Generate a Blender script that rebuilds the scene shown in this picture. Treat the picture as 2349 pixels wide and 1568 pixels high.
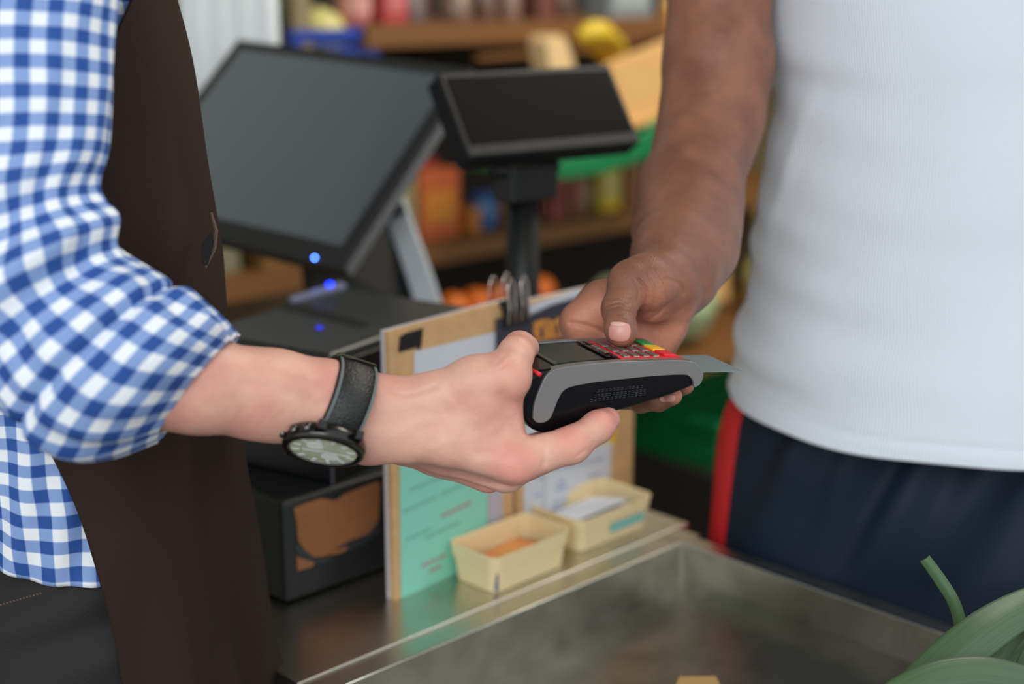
import bpy, bmesh, math, random
import numpy as np
from mathutils import Vector, Matrix
random.seed(7)
C = bpy.context.scene
COL = C.collection
for o in list(bpy.data.objects): bpy.data.objects.remove(o)

# ---------------------------------------------------------------- camera
FPX = 3262.0
PITCH = math.radians(14.3)
CAMZ = 1.5
CAM = Vector((0, 0, CAMZ))
FW = Vector((0, math.cos(PITCH), -math.sin(PITCH)))
UP = Vector((0, math.sin(PITCH), math.cos(PITCH)))
RT = Vector((1, 0, 0))
cd = bpy.data.cameras.new('camera'); cam = bpy.data.objects.new('camera', cd); COL.objects.link(cam)
cam.location = CAM; cam.rotation_euler = (math.pi/2 - PITCH, 0, 0)
cd.sensor_width = 36; cd.lens = 36*FPX/2349; cd.clip_start = 0.05
cd.dof.use_dof = True; cd.dof.focus_distance = 1.11; cd.dof.aperture_fstop = 2.4
C.camera = cam

# ---------------------------------------------------------------- light
w = bpy.data.worlds.new('world'); C.world = w; w.use_nodes = True
bg = w.node_tree.nodes['Background']; bg.inputs[0].default_value = (0.92, 0.97, 1.0, 1); bg.inputs[1].default_value = 0.85
def area(name, loc, target, sx, sy, power, color):
    l = bpy.data.lights.new(name, 'AREA'); l.shape = 'RECTANGLE'; l.size = sx; l.size_y = sy; l.energy = power; l.color = color
    o = bpy.data.objects.new(name, l); COL.objects.link(o); o.location = loc
    o.rotation_euler = (Vector(target)-Vector(loc)).to_track_quat('-Z', 'Y').to_euler()
    return o
area('shop_window_daylight', (-0.9, -2.2, 3.0), (0.1, 1.4, 1.0), 2.6, 1.8, 72, (0.95, 0.98, 1.0))
area('added_overhead_light', (1.3, 2.6, 2.9), (0.9, 2.6, 0), 1.6, 0.8, 45, (1.0, 0.93, 0.8))  # overhead area light added for brightness, no lamp fixture there
C.view_settings.view_transform = 'Standard'; C.view_settings.look = 'None'
C.view_settings.gamma = 1; C.view_settings.use_curve_mapping = False
C.view_settings.exposure = 0.28

# ---------------------------------------------------------------- helpers
def P(x, y, d):
    return CAM + d*(FW + RT*((x-1174.5)/FPX) - UP*((y-784)/FPX))
def G(x, y, z):
    r = FW + RT*((x-1174.5)/FPX) - UP*((y-784)/FPX)
    return CAM + r*((z-CAMZ)/r.z)
def PXM(d): return d/FPX
def lin(c):
    c = [v/255.0 for v in c]
    return tuple((v/12.92 if v <= 0.04045 else ((v+0.055)/1.055)**2.4) for v in c) + (1,)

class NT:
    def __init__(s, m): s.t = m.node_tree; s.n = s.t.nodes; s.l = s.t.links; s.b = s.n['Principled BSDF']
    def new(s, k, **kw):
        n = s.n.new(k)
        for a, b in kw.items(): setattr(n, a, b)
        return n
    def link(s, a, b): s.l.new(a, b)
MATS = {}
def mat(name, color, rough=0.5, metal=0.0, var=0.0, vscale=20, bump=0.0, bscale=200, color2=None, stretch=None, emit=0, coat=0, sss=0, spec=0.5):
    if name in MATS: return MATS[name]
    m = bpy.data.materials.new(name); m.use_nodes = True; t = NT(m); MATS[name] = m
    b = t.b; b.inputs['Roughness'].default_value = rough; b.inputs['Metallic'].default_value = metal
    b.inputs['Specular IOR Level'].default_value = spec
    c = lin(color); c2 = lin(color2) if color2 else tuple(min(1, v*(1-0.45)) for v in c[:3])+(1,)
    tc = t.new('ShaderNodeTexCoord'); mp = t.new('ShaderNodeMapping'); t.link(tc.outputs['Object'], mp.inputs[0])
    if stretch: mp.inputs['Scale'].default_value = stretch
    nz = t.new('ShaderNodeTexNoise'); nz.inputs['Scale'].default_value = vscale; nz.inputs['Detail'].default_value = 6
    t.link(mp.outputs[0], nz.inputs['Vector'])
    mx = t.new('ShaderNodeMix', data_type='RGBA'); mx.inputs[6].default_value = c; mx.inputs[7].default_value = c2
    mr = t.new('ShaderNodeMapRange'); mr.inputs[1].default_value = 0.3; mr.inputs[2].default_value = 0.7; mr.inputs[4].default_value = var
    t.link(nz.outputs['Fac'], mr.inputs[0]); t.link(mr.outputs[0], mx.inputs[0]); t.link(mx.outputs[2], b.inputs['Base Color'])
    if bump:
        n2 = t.new('ShaderNodeTexNoise'); n2.inputs['Scale'].default_value = bscale; t.link(mp.outputs[0], n2.inputs['Vector'])
        bp = t.new('ShaderNodeBump'); bp.inputs['Strength'].default_value = bump; bp.inputs['Distance'].default_value = 0.002
        t.link(n2.outputs['Fac'], bp.inputs['Height']); t.link(bp.outputs[0], b.inputs['Normal'])
    if emit:
        b.inputs['Emission Color'].default_value = c; b.inputs['Emission Strength'].default_value = emit
    if coat: b.inputs['Coat Weight'].default_value = coat
    if sss:
        b.inputs['Subsurface Weight'].default_value = sss; b.inputs['Subsurface Radius'].default_value = (0.012, 0.005, 0.003); b.inputs['Subsurface Scale'].default_value = 0.6
    return m

def meshobj(name, verts, faces, m, parent=None, smooth=False, uvs=None):
    me = bpy.data.meshes.new(name); me.from_pydata([tuple(v) for v in verts], [], faces)
    if uvs is not None:
        ul = me.uv_layers.new(name='UVMap')
        li = np.empty(len(me.loops), dtype=np.int32); me.loops.foreach_get('vertex_index', li)
        ul.data.foreach_set('uv', np.asarray(uvs, dtype=np.float32)[li].ravel())
    if smooth: me.polygons.foreach_set('use_smooth', [True]*len(me.polygons))
    me.materials.append(m); o = bpy.data.objects.new(name, me); COL.objects.link(o)
    if parent: o.parent = parent; o.matrix_parent_inverse = Matrix.Identity(4)
    return o
def thing(name, label, cat, loc=(0, 0, 0), rz=0.0, group=None, mw=None):
    o = bpy.data.objects.new(name, None); COL.objects.link(o); o.empty_display_size = 0.02
    if mw is not None: o.matrix_world = mw; o.matrix_basis = mw
    else: o.location = loc; o.rotation_euler = (0, 0, rz)
    o['label'] = label; o['category'] = cat
    if group: o['group'] = group
    return o
def tag(o, label, cat, group=None):
    o['label'] = label; o['category'] = cat
    if group: o['group'] = group
    return o
def struct(o): o['kind'] = 'structure'; return o
def recenter(o):
    """put the origin of a top-level mesh at its base centre"""
    me = o.data; co = np.empty(len(me.vertices)*3, dtype=np.float32); me.vertices.foreach_get('co', co); co = co.reshape(-1, 3)
    c = (co.min(0)+co.max(0))/2; c[2] = co[:, 2].min(); co -= c; me.vertices.foreach_set('co', co.ravel()); o.location = c
    return o
class B:
    """collects shapes, then becomes ONE mesh object"""
    def __init__(s): s.v = []; s.f = []
    def add(s, vs, fs, M=None):
        k = len(s.v)
        s.v += [(M @ Vector(v)) if M is not None else Vector(v) for v in vs]
        s.f += [tuple(i+k for i in f) for f in fs]; return s
    def box(s, x0, x1, y0, y1, z0, z1, M=None):
        return s.add([(x0,y0,z0),(x1,y0,z0),(x1,y1,z0),(x0,y1,z0),(x0,y0,z1),(x1,y0,z1),(x1,y1,z1),(x0,y1,z1)],
              [(0,3,2,1),(4,5,6,7),(0,1,5,4),(1,2,6,5),(2,3,7,6),(3,0,4,7)], M)
    def prism(s, poly, a, b, ax='y', M=None):
        n = len(poly)
        f = {'y': lambda p, h: (p[0], h, p[1]), 'z': lambda p, h: (p[0], p[1], h), 'x': lambda p, h: (h, p[0], p[1])}[ax]
        return s.add([f(p, a) for p in poly]+[f(p, b) for p in poly],
              [tuple(range(n)), tuple(range(2*n-1, n-1, -1))]+[(i, i+n, (i+1) % n+n, (i+1) % n) for i in range(n)], M)
    def lathe(s, prof, n=24, M=None, cap=True):
        vs = []; fs = []
        for r, z in prof:
            for i in range(n): a = 2*math.pi*i/n; vs.append((r*math.cos(a), r*math.sin(a), z))
        for j in range(len(prof)-1):
            for i in range(n): fs.append((j*n+i, j*n+(i+1) % n, (j+1)*n+(i+1) % n, (j+1)*n+i))
        if cap: fs.append(tuple(range(n-1, -1, -1))); fs.append(tuple(range((len(prof)-1)*n, len(prof)*n)))
        return s.add(vs, fs, M)
    def tube(s, pts, r, n=10, M=None):
        pts = [Vector(p) for p in pts]; rs = r if isinstance(r, (list, tuple)) else [r]*len(pts); vs = []; fs = []
        up = Vector((0.13, 0.21, 1)).normalized()
        for i, p in enumerate(pts):
            t = (pts[min(i+1, len(pts)-1)]-pts[max(i-1, 0)]).normalized()
            a = t.cross(up)
            if a.length < 0.05: a = t.cross(Vector((1, 0, 0)))
            a.normalize(); b = t.cross(a)
            for k in range(n): q = 2*math.pi*k/n; vs.append(p+rs[i]*(a*math.cos(q)+b*math.sin(q)))
        for j in range(len(pts)-1):
            for i in range(n): fs.append((j*n+i, j*n+(i+1) % n, (j+1)*n+(i+1) % n, (j+1)*n+i))
        fs.append(tuple(range(n-1, -1, -1))); fs.append(tuple(range((len(pts)-1)*n, len(pts)*n)))
        return s.add(vs, fs, M)
    def build(s, name, m, parent=None, bevel=0, seg=3, smooth=False, sub=0):
        o = meshobj(name, s.v, s.f, m, parent, smooth or bevel > 0)
        bm = bmesh.new(); bm.from_mesh(o.data); bmesh.ops.recalc_face_normals(bm, faces=bm.faces); bm.to_mesh(o.data); bm.free()
        if bevel:
            md = o.modifiers.new('bevel', 'BEVEL'); md.width = bevel; md.segments = seg; md.limit_method = 'ANGLE'; md.angle_limit = 0.5
            md.harden_normals = False
            wn = o.modifiers.new('wn', 'WEIGHTED_NORMAL'); wn.keep_sharp = False
        if sub: md = o.modifiers.new('sub', 'SUBSURF'); md.levels = sub; md.render_levels = sub
        return o
def frame(O, X, Y, Z):
    M = Matrix((X, Y, Z)).transposed().to_4x4(); M.translation = O; return M
def crv(pts, n):
    """Catmull-Rom through pts (arrays)"""
    p = np.array(pts, dtype=float); k = len(p); out = []
    for t in np.linspace(0, k-1, n):
        i = min(int(t), k-2); u = t-i
        a = p[max(i-1, 0)]; b = p[i]; c = p[i+1]; d = p[min(i+2, k-1)]
        out.append(0.5*((2*b)+(c-a)*u+(2*a-5*b+4*c-d)*u*u+(3*b-a-3*c+d)*u**3))
    return np.array(out)
def loft(name, rings, m, parent, rows=80, cols=96, th0=0.0, th1=2*math.pi, disp=None, post=None, thick=0.0, uv=(1, 1), closed=None, inward=True):
    """rings: (C, X, Y); th0/th1 may be functions of row t"""
    R = crv([list(c)+list(x)+list(y) for c, x, y in rings], rows)
    cl = closed if closed is not None else (not callable(th0) and not callable(th1) and abs(th1-th0-2*math.pi) < 1e-6)
    Cc = R[:, 0:3]; X = R[:, 3:6]; Y = R[:, 6:9]
    L = np.concatenate([[0], np.cumsum(np.linalg.norm(np.diff(Cc, axis=0), axis=1))])
    rad = float(np.mean(np.linalg.norm(X, axis=1)+np.linalg.norm(Y, axis=1))/2)
    vs = []; uvs = []; ncol = cols+1
    for i in range(rows):
        t = i/(rows-1)
        a0 = th0(t) if callable(th0) else th0; a1 = th1(t) if callable(th1) else th1
        th = np.linspace(a0, a1, ncol)
        p = Cc[i][None]+np.cos(th)[:, None]*X[i][None]+np.sin(th)[:, None]*Y[i][None]
        nrm = p-Cc[i][None]; nrm /= (np.linalg.norm(nrm, axis=1)[:, None]+1e-9)
        if disp is not None: p = p+nrm*disp(t, th)[:, None]
        if post is not None: p = post(p, t, th)
        vs.append(p); uvs.append(np.stack([th*rad*uv[0], np.full(ncol, L[i])*uv[1]], 1))
    vs = np.concatenate(vs); uvs = np.concatenate(uvs)
    fs = [(i*ncol+j, i*ncol+j+1, (i+1)*ncol+j+1, (i+1)*ncol+j) for i in range(rows-1) for j in range(cols)]
    o = meshobj(name, vs, fs, m, parent, True, uvs)
    if cl:
        bm = bmesh.new(); bm.from_mesh(o.data); bmesh.ops.remove_doubles(bm, verts=bm.verts, dist=1e-6); bm.to_mesh(o.data); bm.free()
    if thick:
        md = o.modifiers.new('solid', 'SOLIDIFY'); md.thickness = thick; md.offset = 0
    return o

# ---------------------------------------------------------------- signed-distance bodies (one continuous skin)
def sdf_points(Q, prims, cuts):
    d = np.full(len(Q), 9.0, dtype=np.float32)
    for a, b, r1, r2, k in prims:
        ba = b-a; l2 = float(ba@ba)+1e-12
        h = np.clip(((Q-a)@ba)/l2, 0, 1)
        e = np.linalg.norm(Q-a-h[:, None]*ba, axis=1)-(r1+(r2-r1)*h)
        if k <= 0: d = np.minimum(d, e)
        else:
            x = np.clip(0.5+0.5*(d-e)/k, 0, 1); d = d*(1-x)+e*x-k*x*(1-x)
    for a, b, r, k in cuts:
        ba = b-a; h = np.clip(((Q-a)@ba)/(float(ba@ba)+1e-12), 0, 1)
        e = r-np.linalg.norm(Q-a-h[:, None]*ba, axis=1)
        x = np.clip(0.5-0.5*(d-e)/k, 0, 1); d = d*(1-x)+e*x+k*x*(1-x)
    return d.astype(np.float32)
def sdf_mesh(prims, cuts, res):
    """naive surface nets on an adaptively filled grid -> verts, quads"""
    prims = [(np.array(a, dtype=np.float32), np.array(b, dtype=np.float32), r1, r2, k) for a, b, r1, r2, k in prims]
    cuts = [(np.array(a, dtype=np.float32), np.array(b, dtype=np.float32), r, k) for a, b, r, k in cuts]
    lo = np.min([np.minimum(a-r1, b-r2) for a, b, r1, r2, k in prims], axis=0)-0.006
    hi = np.max([np.maximum(a+r1, b+r2) for a, b, r1, r2, k in prims], axis=0)+0.006
    BS = 8; nb = np.ceil((hi-lo)/(res*BS)).astype(int)+1; n = nb*BS
    bc = np.stack(np.meshgrid(*[np.arange(k) for k in nb], indexing='ij'), -1).reshape(-1, 3)
    cen = (lo+(bc*BS+BS/2)*res).astype(np.float32)
    dc = sdf_points(cen, prims, cuts)
    F = np.repeat(np.repeat(np.repeat(np.sign(dc).reshape(nb), BS, 0), BS, 1), BS, 2).astype(np.float32)
    act = bc[np.abs(dc) < res*BS*0.5*1.75*1.9+0.004]
    off = np.stack(np.meshgrid(*[np.arange(BS)]*3, indexing='ij'), -1).reshape(-1, 3)
    for s in range(0, len(act), 1500):
        idx = (act[s:s+1500, None]*BS+off[None]).reshape(-1, 3)
        F[idx[:, 0], idx[:, 1], idx[:, 2]] = sdf_points((lo+idx*res).astype(np.float32), prims, cuts)
    S = F < 0
    s8 = S[:-1,:-1,:-1].astype(np.int8)
    for i in (0,1):
        for j in (0,1):
            for k in (0,1):
                if i+j+k: s8 = s8+S[i:n[0]-1+i, j:n[1]-1+j, k:n[2]-1+k]
    mask = (s8 > 0) & (s8 < 8)
    cells = np.argwhere(mask); vid = np.full(mask.shape, -1, dtype=np.int64); vid[mask] = np.arange(len(cells))
    acc = np.zeros((len(cells), 3)); cnt = np.zeros(len(cells))
    cr = [(i, j, k) for i in (0,1) for j in (0,1) for k in (0,1)]
    for a in cr:
        for ax in range(3):
            if a[ax]: continue
            b = list(a); b[ax] = 1
            fa = F[cells[:,0]+a[0], cells[:,1]+a[1], cells[:,2]+a[2]]; fb = F[cells[:,0]+b[0], cells[:,1]+b[1], cells[:,2]+b[2]]
            m = (fa < 0) != (fb < 0); t = np.where(m, fa/(fa-fb+1e-20), 0)
            q = np.array(a, dtype=float)[None].repeat(len(cells), 0); q[:, ax] = t
            acc[m] += q[m]; cnt[m] += 1
    V = lo+(cells+acc/cnt[:, None])*res
    Q = []
    for ax in range(3):
        u, v = [(1,2),(2,0),(0,1)][ax]
        sl0 = [slice(1, n[i]-1) for i in range(3)]; sl1 = list(sl0); sl0[ax] = slice(0, n[ax]-1); sl1[ax] = slice(1, n[ax])
        A = S[tuple(sl0)]; Bq = S[tuple(sl1)]; e = np.argwhere(A != Bq)
        base = e.copy()
        for i in range(3):
            if i != ax: base[:, i] += 1
        ina = A[e[:,0], e[:,1], e[:,2]]
        def g(du, dv):
            c = base.copy(); c[:, u] += du; c[:, v] += dv; return vid[c[:,0], c[:,1], c[:,2]]
        q = np.stack([g(-1,-1), g(0,-1), g(0,0), g(-1,0)], 1)
        q[~ina] = q[~ina][:, ::-1]; Q.append(q)
    Q = np.concatenate(Q); Q = Q[(Q >= 0).all(1)]
    # relax a little
    for _ in range(2):
        s = np.zeros_like(V); c = np.zeros(len(V))
        for i in range(4):
            np.add.at(s, Q[:, i], V[Q[:, (i+1) % 4]]); np.add.at(c, Q[:, i], 1)
            np.add.at(s, Q[:, (i+1) % 4], V[Q[:, i]]); np.add.at(c, Q[:, (i+1) % 4], 1)
        V = 0.5*V+0.5*s/np.maximum(c, 1)[:, None]
    return V, Q
def npm(p): return np.array(p[:], dtype=np.float32)
def seg(a, b, k=0.006):
    """a, b = (px, py, depth, radius_px)"""
    return (npm(P(*a[:3])), npm(P(*b[:3])), a[3]*PXM(a[2]), b[3]*PXM(b[2]), k)
def chain(pts, k=0.006): return [seg(pts[i], pts[i+1], k) for i in range(len(pts)-1)]

# ================================================================ people
def skin(name, c1, c2, cpalm, rough=0.45, bscale=900, bump=0.12):
    m = bpy.data.materials.new(name); m.use_nodes = True; t = NT(m); b = t.b
    tc = t.new('ShaderNodeTexCoord')
    nz = t.new('ShaderNodeTexNoise'); nz.inputs['Scale'].default_value = 28; nz.inputs['Detail'].default_value = 5; t.link(tc.outputs['Object'], nz.inputs['Vector'])
    mr = t.new('ShaderNodeMapRange'); mr.inputs[1].default_value = 0.36; mr.inputs[2].default_value = 0.66; t.link(nz.outputs['Fac'], mr.inputs[0])
    mx = t.new('ShaderNodeMix', data_type='RGBA'); mx.inputs[6].default_value = lin(c1); mx.inputs[7].default_value = lin(c2); t.link(mr.outputs[0], mx.inputs[0])
    at = t.new('ShaderNodeAttribute', attribute_name='palm')
    m2 = t.new('ShaderNodeMix', data_type='RGBA'); t.link(at.outputs['Fac'], m2.inputs[0]); t.link(mx.outputs[2], m2.inputs[6]); m2.inputs[7].default_value = lin(cpalm)
    t.link(m2.outputs[2], b.inputs['Base Color'])
    n2 = t.new('ShaderNodeTexVoronoi'); n2.inputs['Scale'].default_value = bscale; t.link(tc.outputs['Object'], n2.inputs['Vector'])
    bp = t.new('ShaderNodeBump'); bp.inputs['Strength'].default_value = bump; bp.inputs['Distance'].default_value = 0.0008
    n3 = t.new('ShaderNodeTexNoise'); n3.inputs['Scale'].default_value = 170; n3.inputs['Detail'].default_value = 5; t.link(tc.outputs['Object'], n3.inputs['Vector'])
    b2 = t.new('ShaderNodeBump'); b2.inputs['Strength'].default_value = .35; b2.inputs['Distance'].default_value = 0.0016; t.link(n3.outputs['Fac'], b2.inputs['Height'])
    t.link(n2.outputs['Distance'], bp.inputs['Height']); t.link(b2.outputs[0], bp.inputs['Normal']); t.link(bp.outputs[0], b.inputs['Normal'])
    b.inputs['Roughness'].default_value = rough; b.inputs['Specular IOR Level'].default_value = 0.35
    b.inputs['Subsurface Weight'].default_value = 0.12; b.inputs['Subsurface Radius'].default_value = (1.0, 0.35, 0.2); b.inputs['Subsurface Scale'].default_value = 0.004
    return m
SKIN_PALE = skin('pale_skin', (220, 170, 150), (210, 148, 134), (222, 142, 130), bump=.25)
SKIN_DARK = skin('dark_skin', (152, 102, 80), (126, 84, 66), (204, 136, 112), rough=0.40, bump=0.3)

def to_px(V):
    D = V-np.array(CAM[:]); d = D@np.array(FW[:]); return 1174.5+FPX*(D@np.array(RT[:]))/d, 784-FPX*(D@np.array(UP[:]))/d, d
def polydist(x, y, pl):
    pl = np.array(pl, dtype=float); best = np.full(len(x), 1e9)
    for a, b in zip(pl[:-1], pl[1:]):
        ba = b-a; h = np.clip(((x-a[0])*ba[0]+(y-a[1])*ba[1])/(ba@ba), 0, 1)
        best = np.minimum(best, np.hypot(x-a[0]-h*ba[0], y-a[1]-h*ba[1]))
    return best
def relief(V, lines):
    """creases (positive depth) and veins / tendons (negative): (polyline, sigma_px, depth_m, dmax)"""
    x, y, d = to_px(V)
    for pl, sg, dep, dmax in lines:
        c = crv(pl, max(6, 5*len(pl))); q = polydist(x, y, c)
        V = V+np.array(FW[:])[None]*(dep*np.exp(-(q/sg)**2)*(d < dmax))[:, None]
    return V
def body_mesh(name, prims, cuts, res, m, parent, lines, palm):
    V, Q = sdf_mesh(prims, cuts, res)
    V = relief(V, lines)
    o = meshobj(name, V, Q.tolist(), m, parent, True)
    a = o.data.attributes.new('palm', 'FLOAT', 'POINT')
    x, y, d = to_px(V); val = np.zeros(len(V))
    for (cx, cy, cdp, rr, sgn) in palm:
        q = np.sqrt((x-cx)**2+(y-cy)**2+((d-cdp)*FPX)**2)
        val = np.clip(val+sgn*np.clip(1.45-1.45*q/(rr*1.1), 0, 1), 0, 1)
    a.data.foreach_set('value', val.astype(np.float32))
    return o
def nail(name, c, axis, face, r, hw, hl, m, parent, label=None):
    axis = axis.normalized(); face = (face-axis*face.dot(axis)).normalized(); side = axis.cross(face)
    vs = []; n = 14
    for i in range(n+1):
        for j in range(n+1):
            u = -1+2*i/n; v = -1+2*j/n
            uu = u*math.sqrt(1-0.42*v*v) if v < 0 else u*math.sqrt(max(0, 1-0.62*v*v*v*v)); vv = v*math.sqrt(1-0.35*u*u)
            ph = uu*hw; rr = r-0.0010*max(abs(u), abs(v))**4+0.0002
            vs.append(c+(side*math.sin(ph)+face*math.cos(ph))*rr+axis*vv*hl-face*0.0006*v*v)
    fs = [(i*(n+1)+j, (i+1)*(n+1)+j, (i+1)*(n+1)+j+1, i*(n+1)+j+1) for i in range(n) for j in range(n)]
    o = meshobj(name, vs, fs, m, parent, True); md = o.modifiers.new('s', 'SOLIDIFY'); md.thickness = 0.0008; md.offset = -1
    if label: o['label'] = label
    return o
# ---- cashier, left
K1 = PV = None
def PV(x, y, Y):
    r = FW+RT*((x-1174.5)/FPX)-UP*((y-784)/FPX); return CAM+r*((Y-CAM.y)/r.y)
cashier = thing('person', 'person at left in brown apron over blue gingham shirt, holding up card reader', 'person', (-0.33, 1.13, 0))
def toP(o, root):
    """give a world-space child the right local transform"""
    o.parent = root; o.matrix_parent_inverse = Matrix.Translation(-root.location); return o
K = 0.010
pr = []
pr += chain([(150,850,.965,112),(330,862,.975,116),(450,880,.99,110),(600,905,1.015,100),(700,925,1.03,88)], K)
pr += chain([(650,890,1.025,84),(760,905,1.035,74),(845,925,1.048,64),(930,935,1.052,58)], K)
pr += chain([(650,925,1.025,82),(760,950,1.035,74),(845,992,1.052,68),(930,1000,1.055,62)], K)
pr += chain([(860,930,1.05,58),(990,915,1.05,56),(1090,880,1.048,60),(1160,862,1.045,58)], K)
pr += chain([(1160,862,1.045,56),(1183,812,1.058,41)], .006)
pr += chain([(1183,812,1.058,41),(1192,797,1.078,37),(1206,797,1.10,31)], .004)
pr += [seg((950,965,1.055,58),(1100,935,1.052,60), K), seg((1100,935,1.052,58),(1155,930,1.055,44), K), seg((1060,975,1.055,60),(1160,985,1.056,44), K)]
pr += chain([(860,975,1.055,60),(1020,1003,1.052,60),(1180,1058,1.05,52)], K)
pr += chain([(860,985,1.075,58),(1020,1028,1.075,55),(1160,1082,1.073,48)], K)
pr += chain([(860,1000,1.09,52),(1010,1040,1.095,48),(1120,1088,1.098,42)], K)
pr += chain([(860,1005,1.105,42),(1000,1045,1.115,40),(1080,1080,1.12,34)], K)
pr += chain([(1180,1058,1.05,50),(1312,1020,1.062,41),(1372,978,1.078,35),(1394,962,1.088,29)], .006)
pr += chain([(1160,1082,1.073,43),(1290,1030,1.10,36),(1350,988,1.12,31),(1370,972,1.135,27)], .004)
pr += chain([(1120,1088,1.098,38),(1230,1040,1.13,34),(1290,1004,1.15,29),(1310,990,1.16,25)], .003)
pr += chain([(1080,1080,1.12,32),(1170,1045,1.155,28),(1220,1020,1.17,24),(1240,1008,1.18,21)], .003)
cu = []
lines = [
 ([(1190,925),(1203,955),(1222,1000)], 5, 0.0012, 1.07),
 ([(1150,905),(1175,960),(1200,1010),(1235,1030)], 12, 0.0016, 1.07),
 ([(1235,1008),(1248,1035),(1250,1060)], 8, 0.0016, 1.07),
 ([(1325,1045),(1345,1030)], 4, 0.0006, 1.08), ([(1350,1038),(1362,1016)], 4, 0.0006, 1.08),
 ([(905,1000),(990,960),(1075,965),(1130,985)], 13, -0.0006, 1.05),
 ([(960,1040),(1040,1010),(1110,1000),(1160,960)], 11, -0.0005, 1.05),
 ([(1000,900),(1040,930),(1050,990)], 11, -0.0005, 1.05),
 ([(880,890),(930,905),(1000,885)], 7, 0.0009, 1.05),
 ([(950,1075),(1040,1085),(1110,1105),(1180,1112)], 8, 0.0016, 1.10),
 ([(1100,1040),(1150,1040)], 14, 0.0012, 1.07),
 ([(1140,830),(1160,812)], 4, 0.0007, 1.06), ([(1150,842),(1175,826)], 4, 0.0006, 1.06),
 ([(560,800),(640,840),(720,870)], 12, -0.0012, 1.03),
 ([(560,880),(660,900),(730,930)], 14, 0.0010, 1.03)]
palm = [(1185,1075,1.04,80,.5),(1170,880,1.03,70,.4),(1190,780,1.06,50,.5),(1390,960,1.08,60,.7),(1310,1010,1.05,55,.45),(1100,1130,1.09,60,.6),(1215,1000,1.06,40,.7)]
ch = body_mesh('body', pr, cu, 0.0011, SKIN_PALE, None, lines, palm); toP(ch, cashier)
NAILP = mat('pale_nail', (232, 190, 176), 0.3)
tA = P(1192,797,1.078); tB = P(1206,797,1.10)
toP(nail('thumb_nail', tB*0.55+tA*0.45, tB-tA, UP-RT*.55, 33*PXM(1.09), .75, .007, NAILP, None), cashier)

# gingham cloth
def gingham(name, p, blue, mid, white):
    m = bpy.data.materials.new(name); m.use_nodes = True; t = NT(m)
    uv = t.new('ShaderNodeUVMap'); sp = t.new('ShaderNodeSeparateXYZ'); t.link(uv.outputs[0], sp.inputs[0])
    nz = t.new('ShaderNodeTexNoise'); nz.inputs['Scale'].default_value = 9; t.link(uv.outputs[0], nz.inputs['Vector'])
    outs = []
    for i in (0, 1):
        a = t.new('ShaderNodeMath', operation='MULTIPLY'); a.inputs[1].default_value = 1/p; t.link(sp.outputs[i], a.inputs[0])
        w_ = t.new('ShaderNodeMath', operation='MULTIPLY_ADD'); w_.inputs[1].default_value = 0.5; t.link(nz.outputs['Fac'], w_.inputs[0]); t.link(a.outputs[0], w_.inputs[2])
        f = t.new('ShaderNodeMath', operation='PINGPONG'); f.inputs[1].default_value = 0.5; t.link(w_.outputs[0], f.inputs[0])
        r = t.new('ShaderNodeMapRange'); r.inputs[1].default_value = 0.225; r.inputs[2].default_value = 0.275; t.link(f.outputs[0], r.inputs[0]); outs.append(r.outputs[0])
    ad = t.new('ShaderNodeMath', operation='ADD'); t.link(outs[0], ad.inputs[0]); t.link(outs[1], ad.inputs[1])
    hf = t.new('ShaderNodeMath', operation='MULTIPLY'); hf.inputs[1].default_value = 0.5; t.link(ad.outputs[0], hf.inputs[0])
    cr = t.new('ShaderNodeValToRGB'); cr.color_ramp.elements[0].color = lin(white); cr.color_ramp.elements[1].color = lin(blue)
    e = cr.color_ramp.elements.new(0.5); e.color = lin(mid); t.link(hf.outputs[0], cr.inputs[0]); t.link(cr.outputs[0], t.b.inputs['Base Color'])
    t.b.inputs['Roughness'].default_value = 0.85; t.b.inputs['Specular IOR Level'].default_value = 0.15
    return m
GING = gingham('gingham_cotton', 0.0180, (48, 82, 150), (132, 158, 206), (232, 236, 240))
def sn(x, s=0.0): return np.sin(x+s)

# sleeve
SL = [((215,-760),(10,-760),1.0),((262,-440),(-70,-440),.95),((265,-120),(-90,-120),.93),((262,0),(-95,0),.93),((254,90),(-98,95),.93),((250,210),(-100,225),.93),((238,330),(-105,360),.93),((215,420),(-110,500),.93),
      ((238,500),(-105,650),.935),((262,560),(-95,780),.94),((330,612),(-40,900),.945),((395,660),(60,985),.95),((455,708),(165,1040),.955),((500,745),(268,1032),.965),((531,782),(372,992),.985)]
rings = []
for A, Bp, d in SL:
    a = P(A[0], A[1], d); b = P(Bp[0], Bp[1], d); c = (a+b)/2; X = (a-b)/2; rings.append((c, X, FW*X.length*0.72))
def sleeve_disp(t, th):
    t = max(0.0, (t*14-2)/12)
    fold = 0.0
    e = math.exp(-((t-0.56)/0.16)**2)
    fold = e*0.0085*np.sin(34*t+1.7*np.cos(th+.6)+.8)*np.clip(-np.sin(th)+.35, 0, 1)
    fold = fold+0.0025*np.sin(5*th+9*t)*np.sin(11*t+2*th)*(0.3+t)
    fold = fold+0.0016*np.sin(13*th+14*t)*t
    fold = fold+0.0050*(1/(1+np.exp(-(t-0.76)*140)))-0.0045*np.exp(-((t-.745)/.012)**2)
    fold = fold+0.006*np.exp(-((t-.50)/.05)**2)*np.exp(-(th/.35)**2)
    return fold*np.ones_like(th)
shirt_root = None
o = loft('shirt_sleeve', rings, GING, None, rows=260, cols=200, th0=-math.pi, th1=math.pi, disp=sleeve_disp, thick=0.0022, uv=(1.0, 1.0)); toP(o, cashier)
o['label'] = 'rolled up gingham sleeve'

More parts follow.
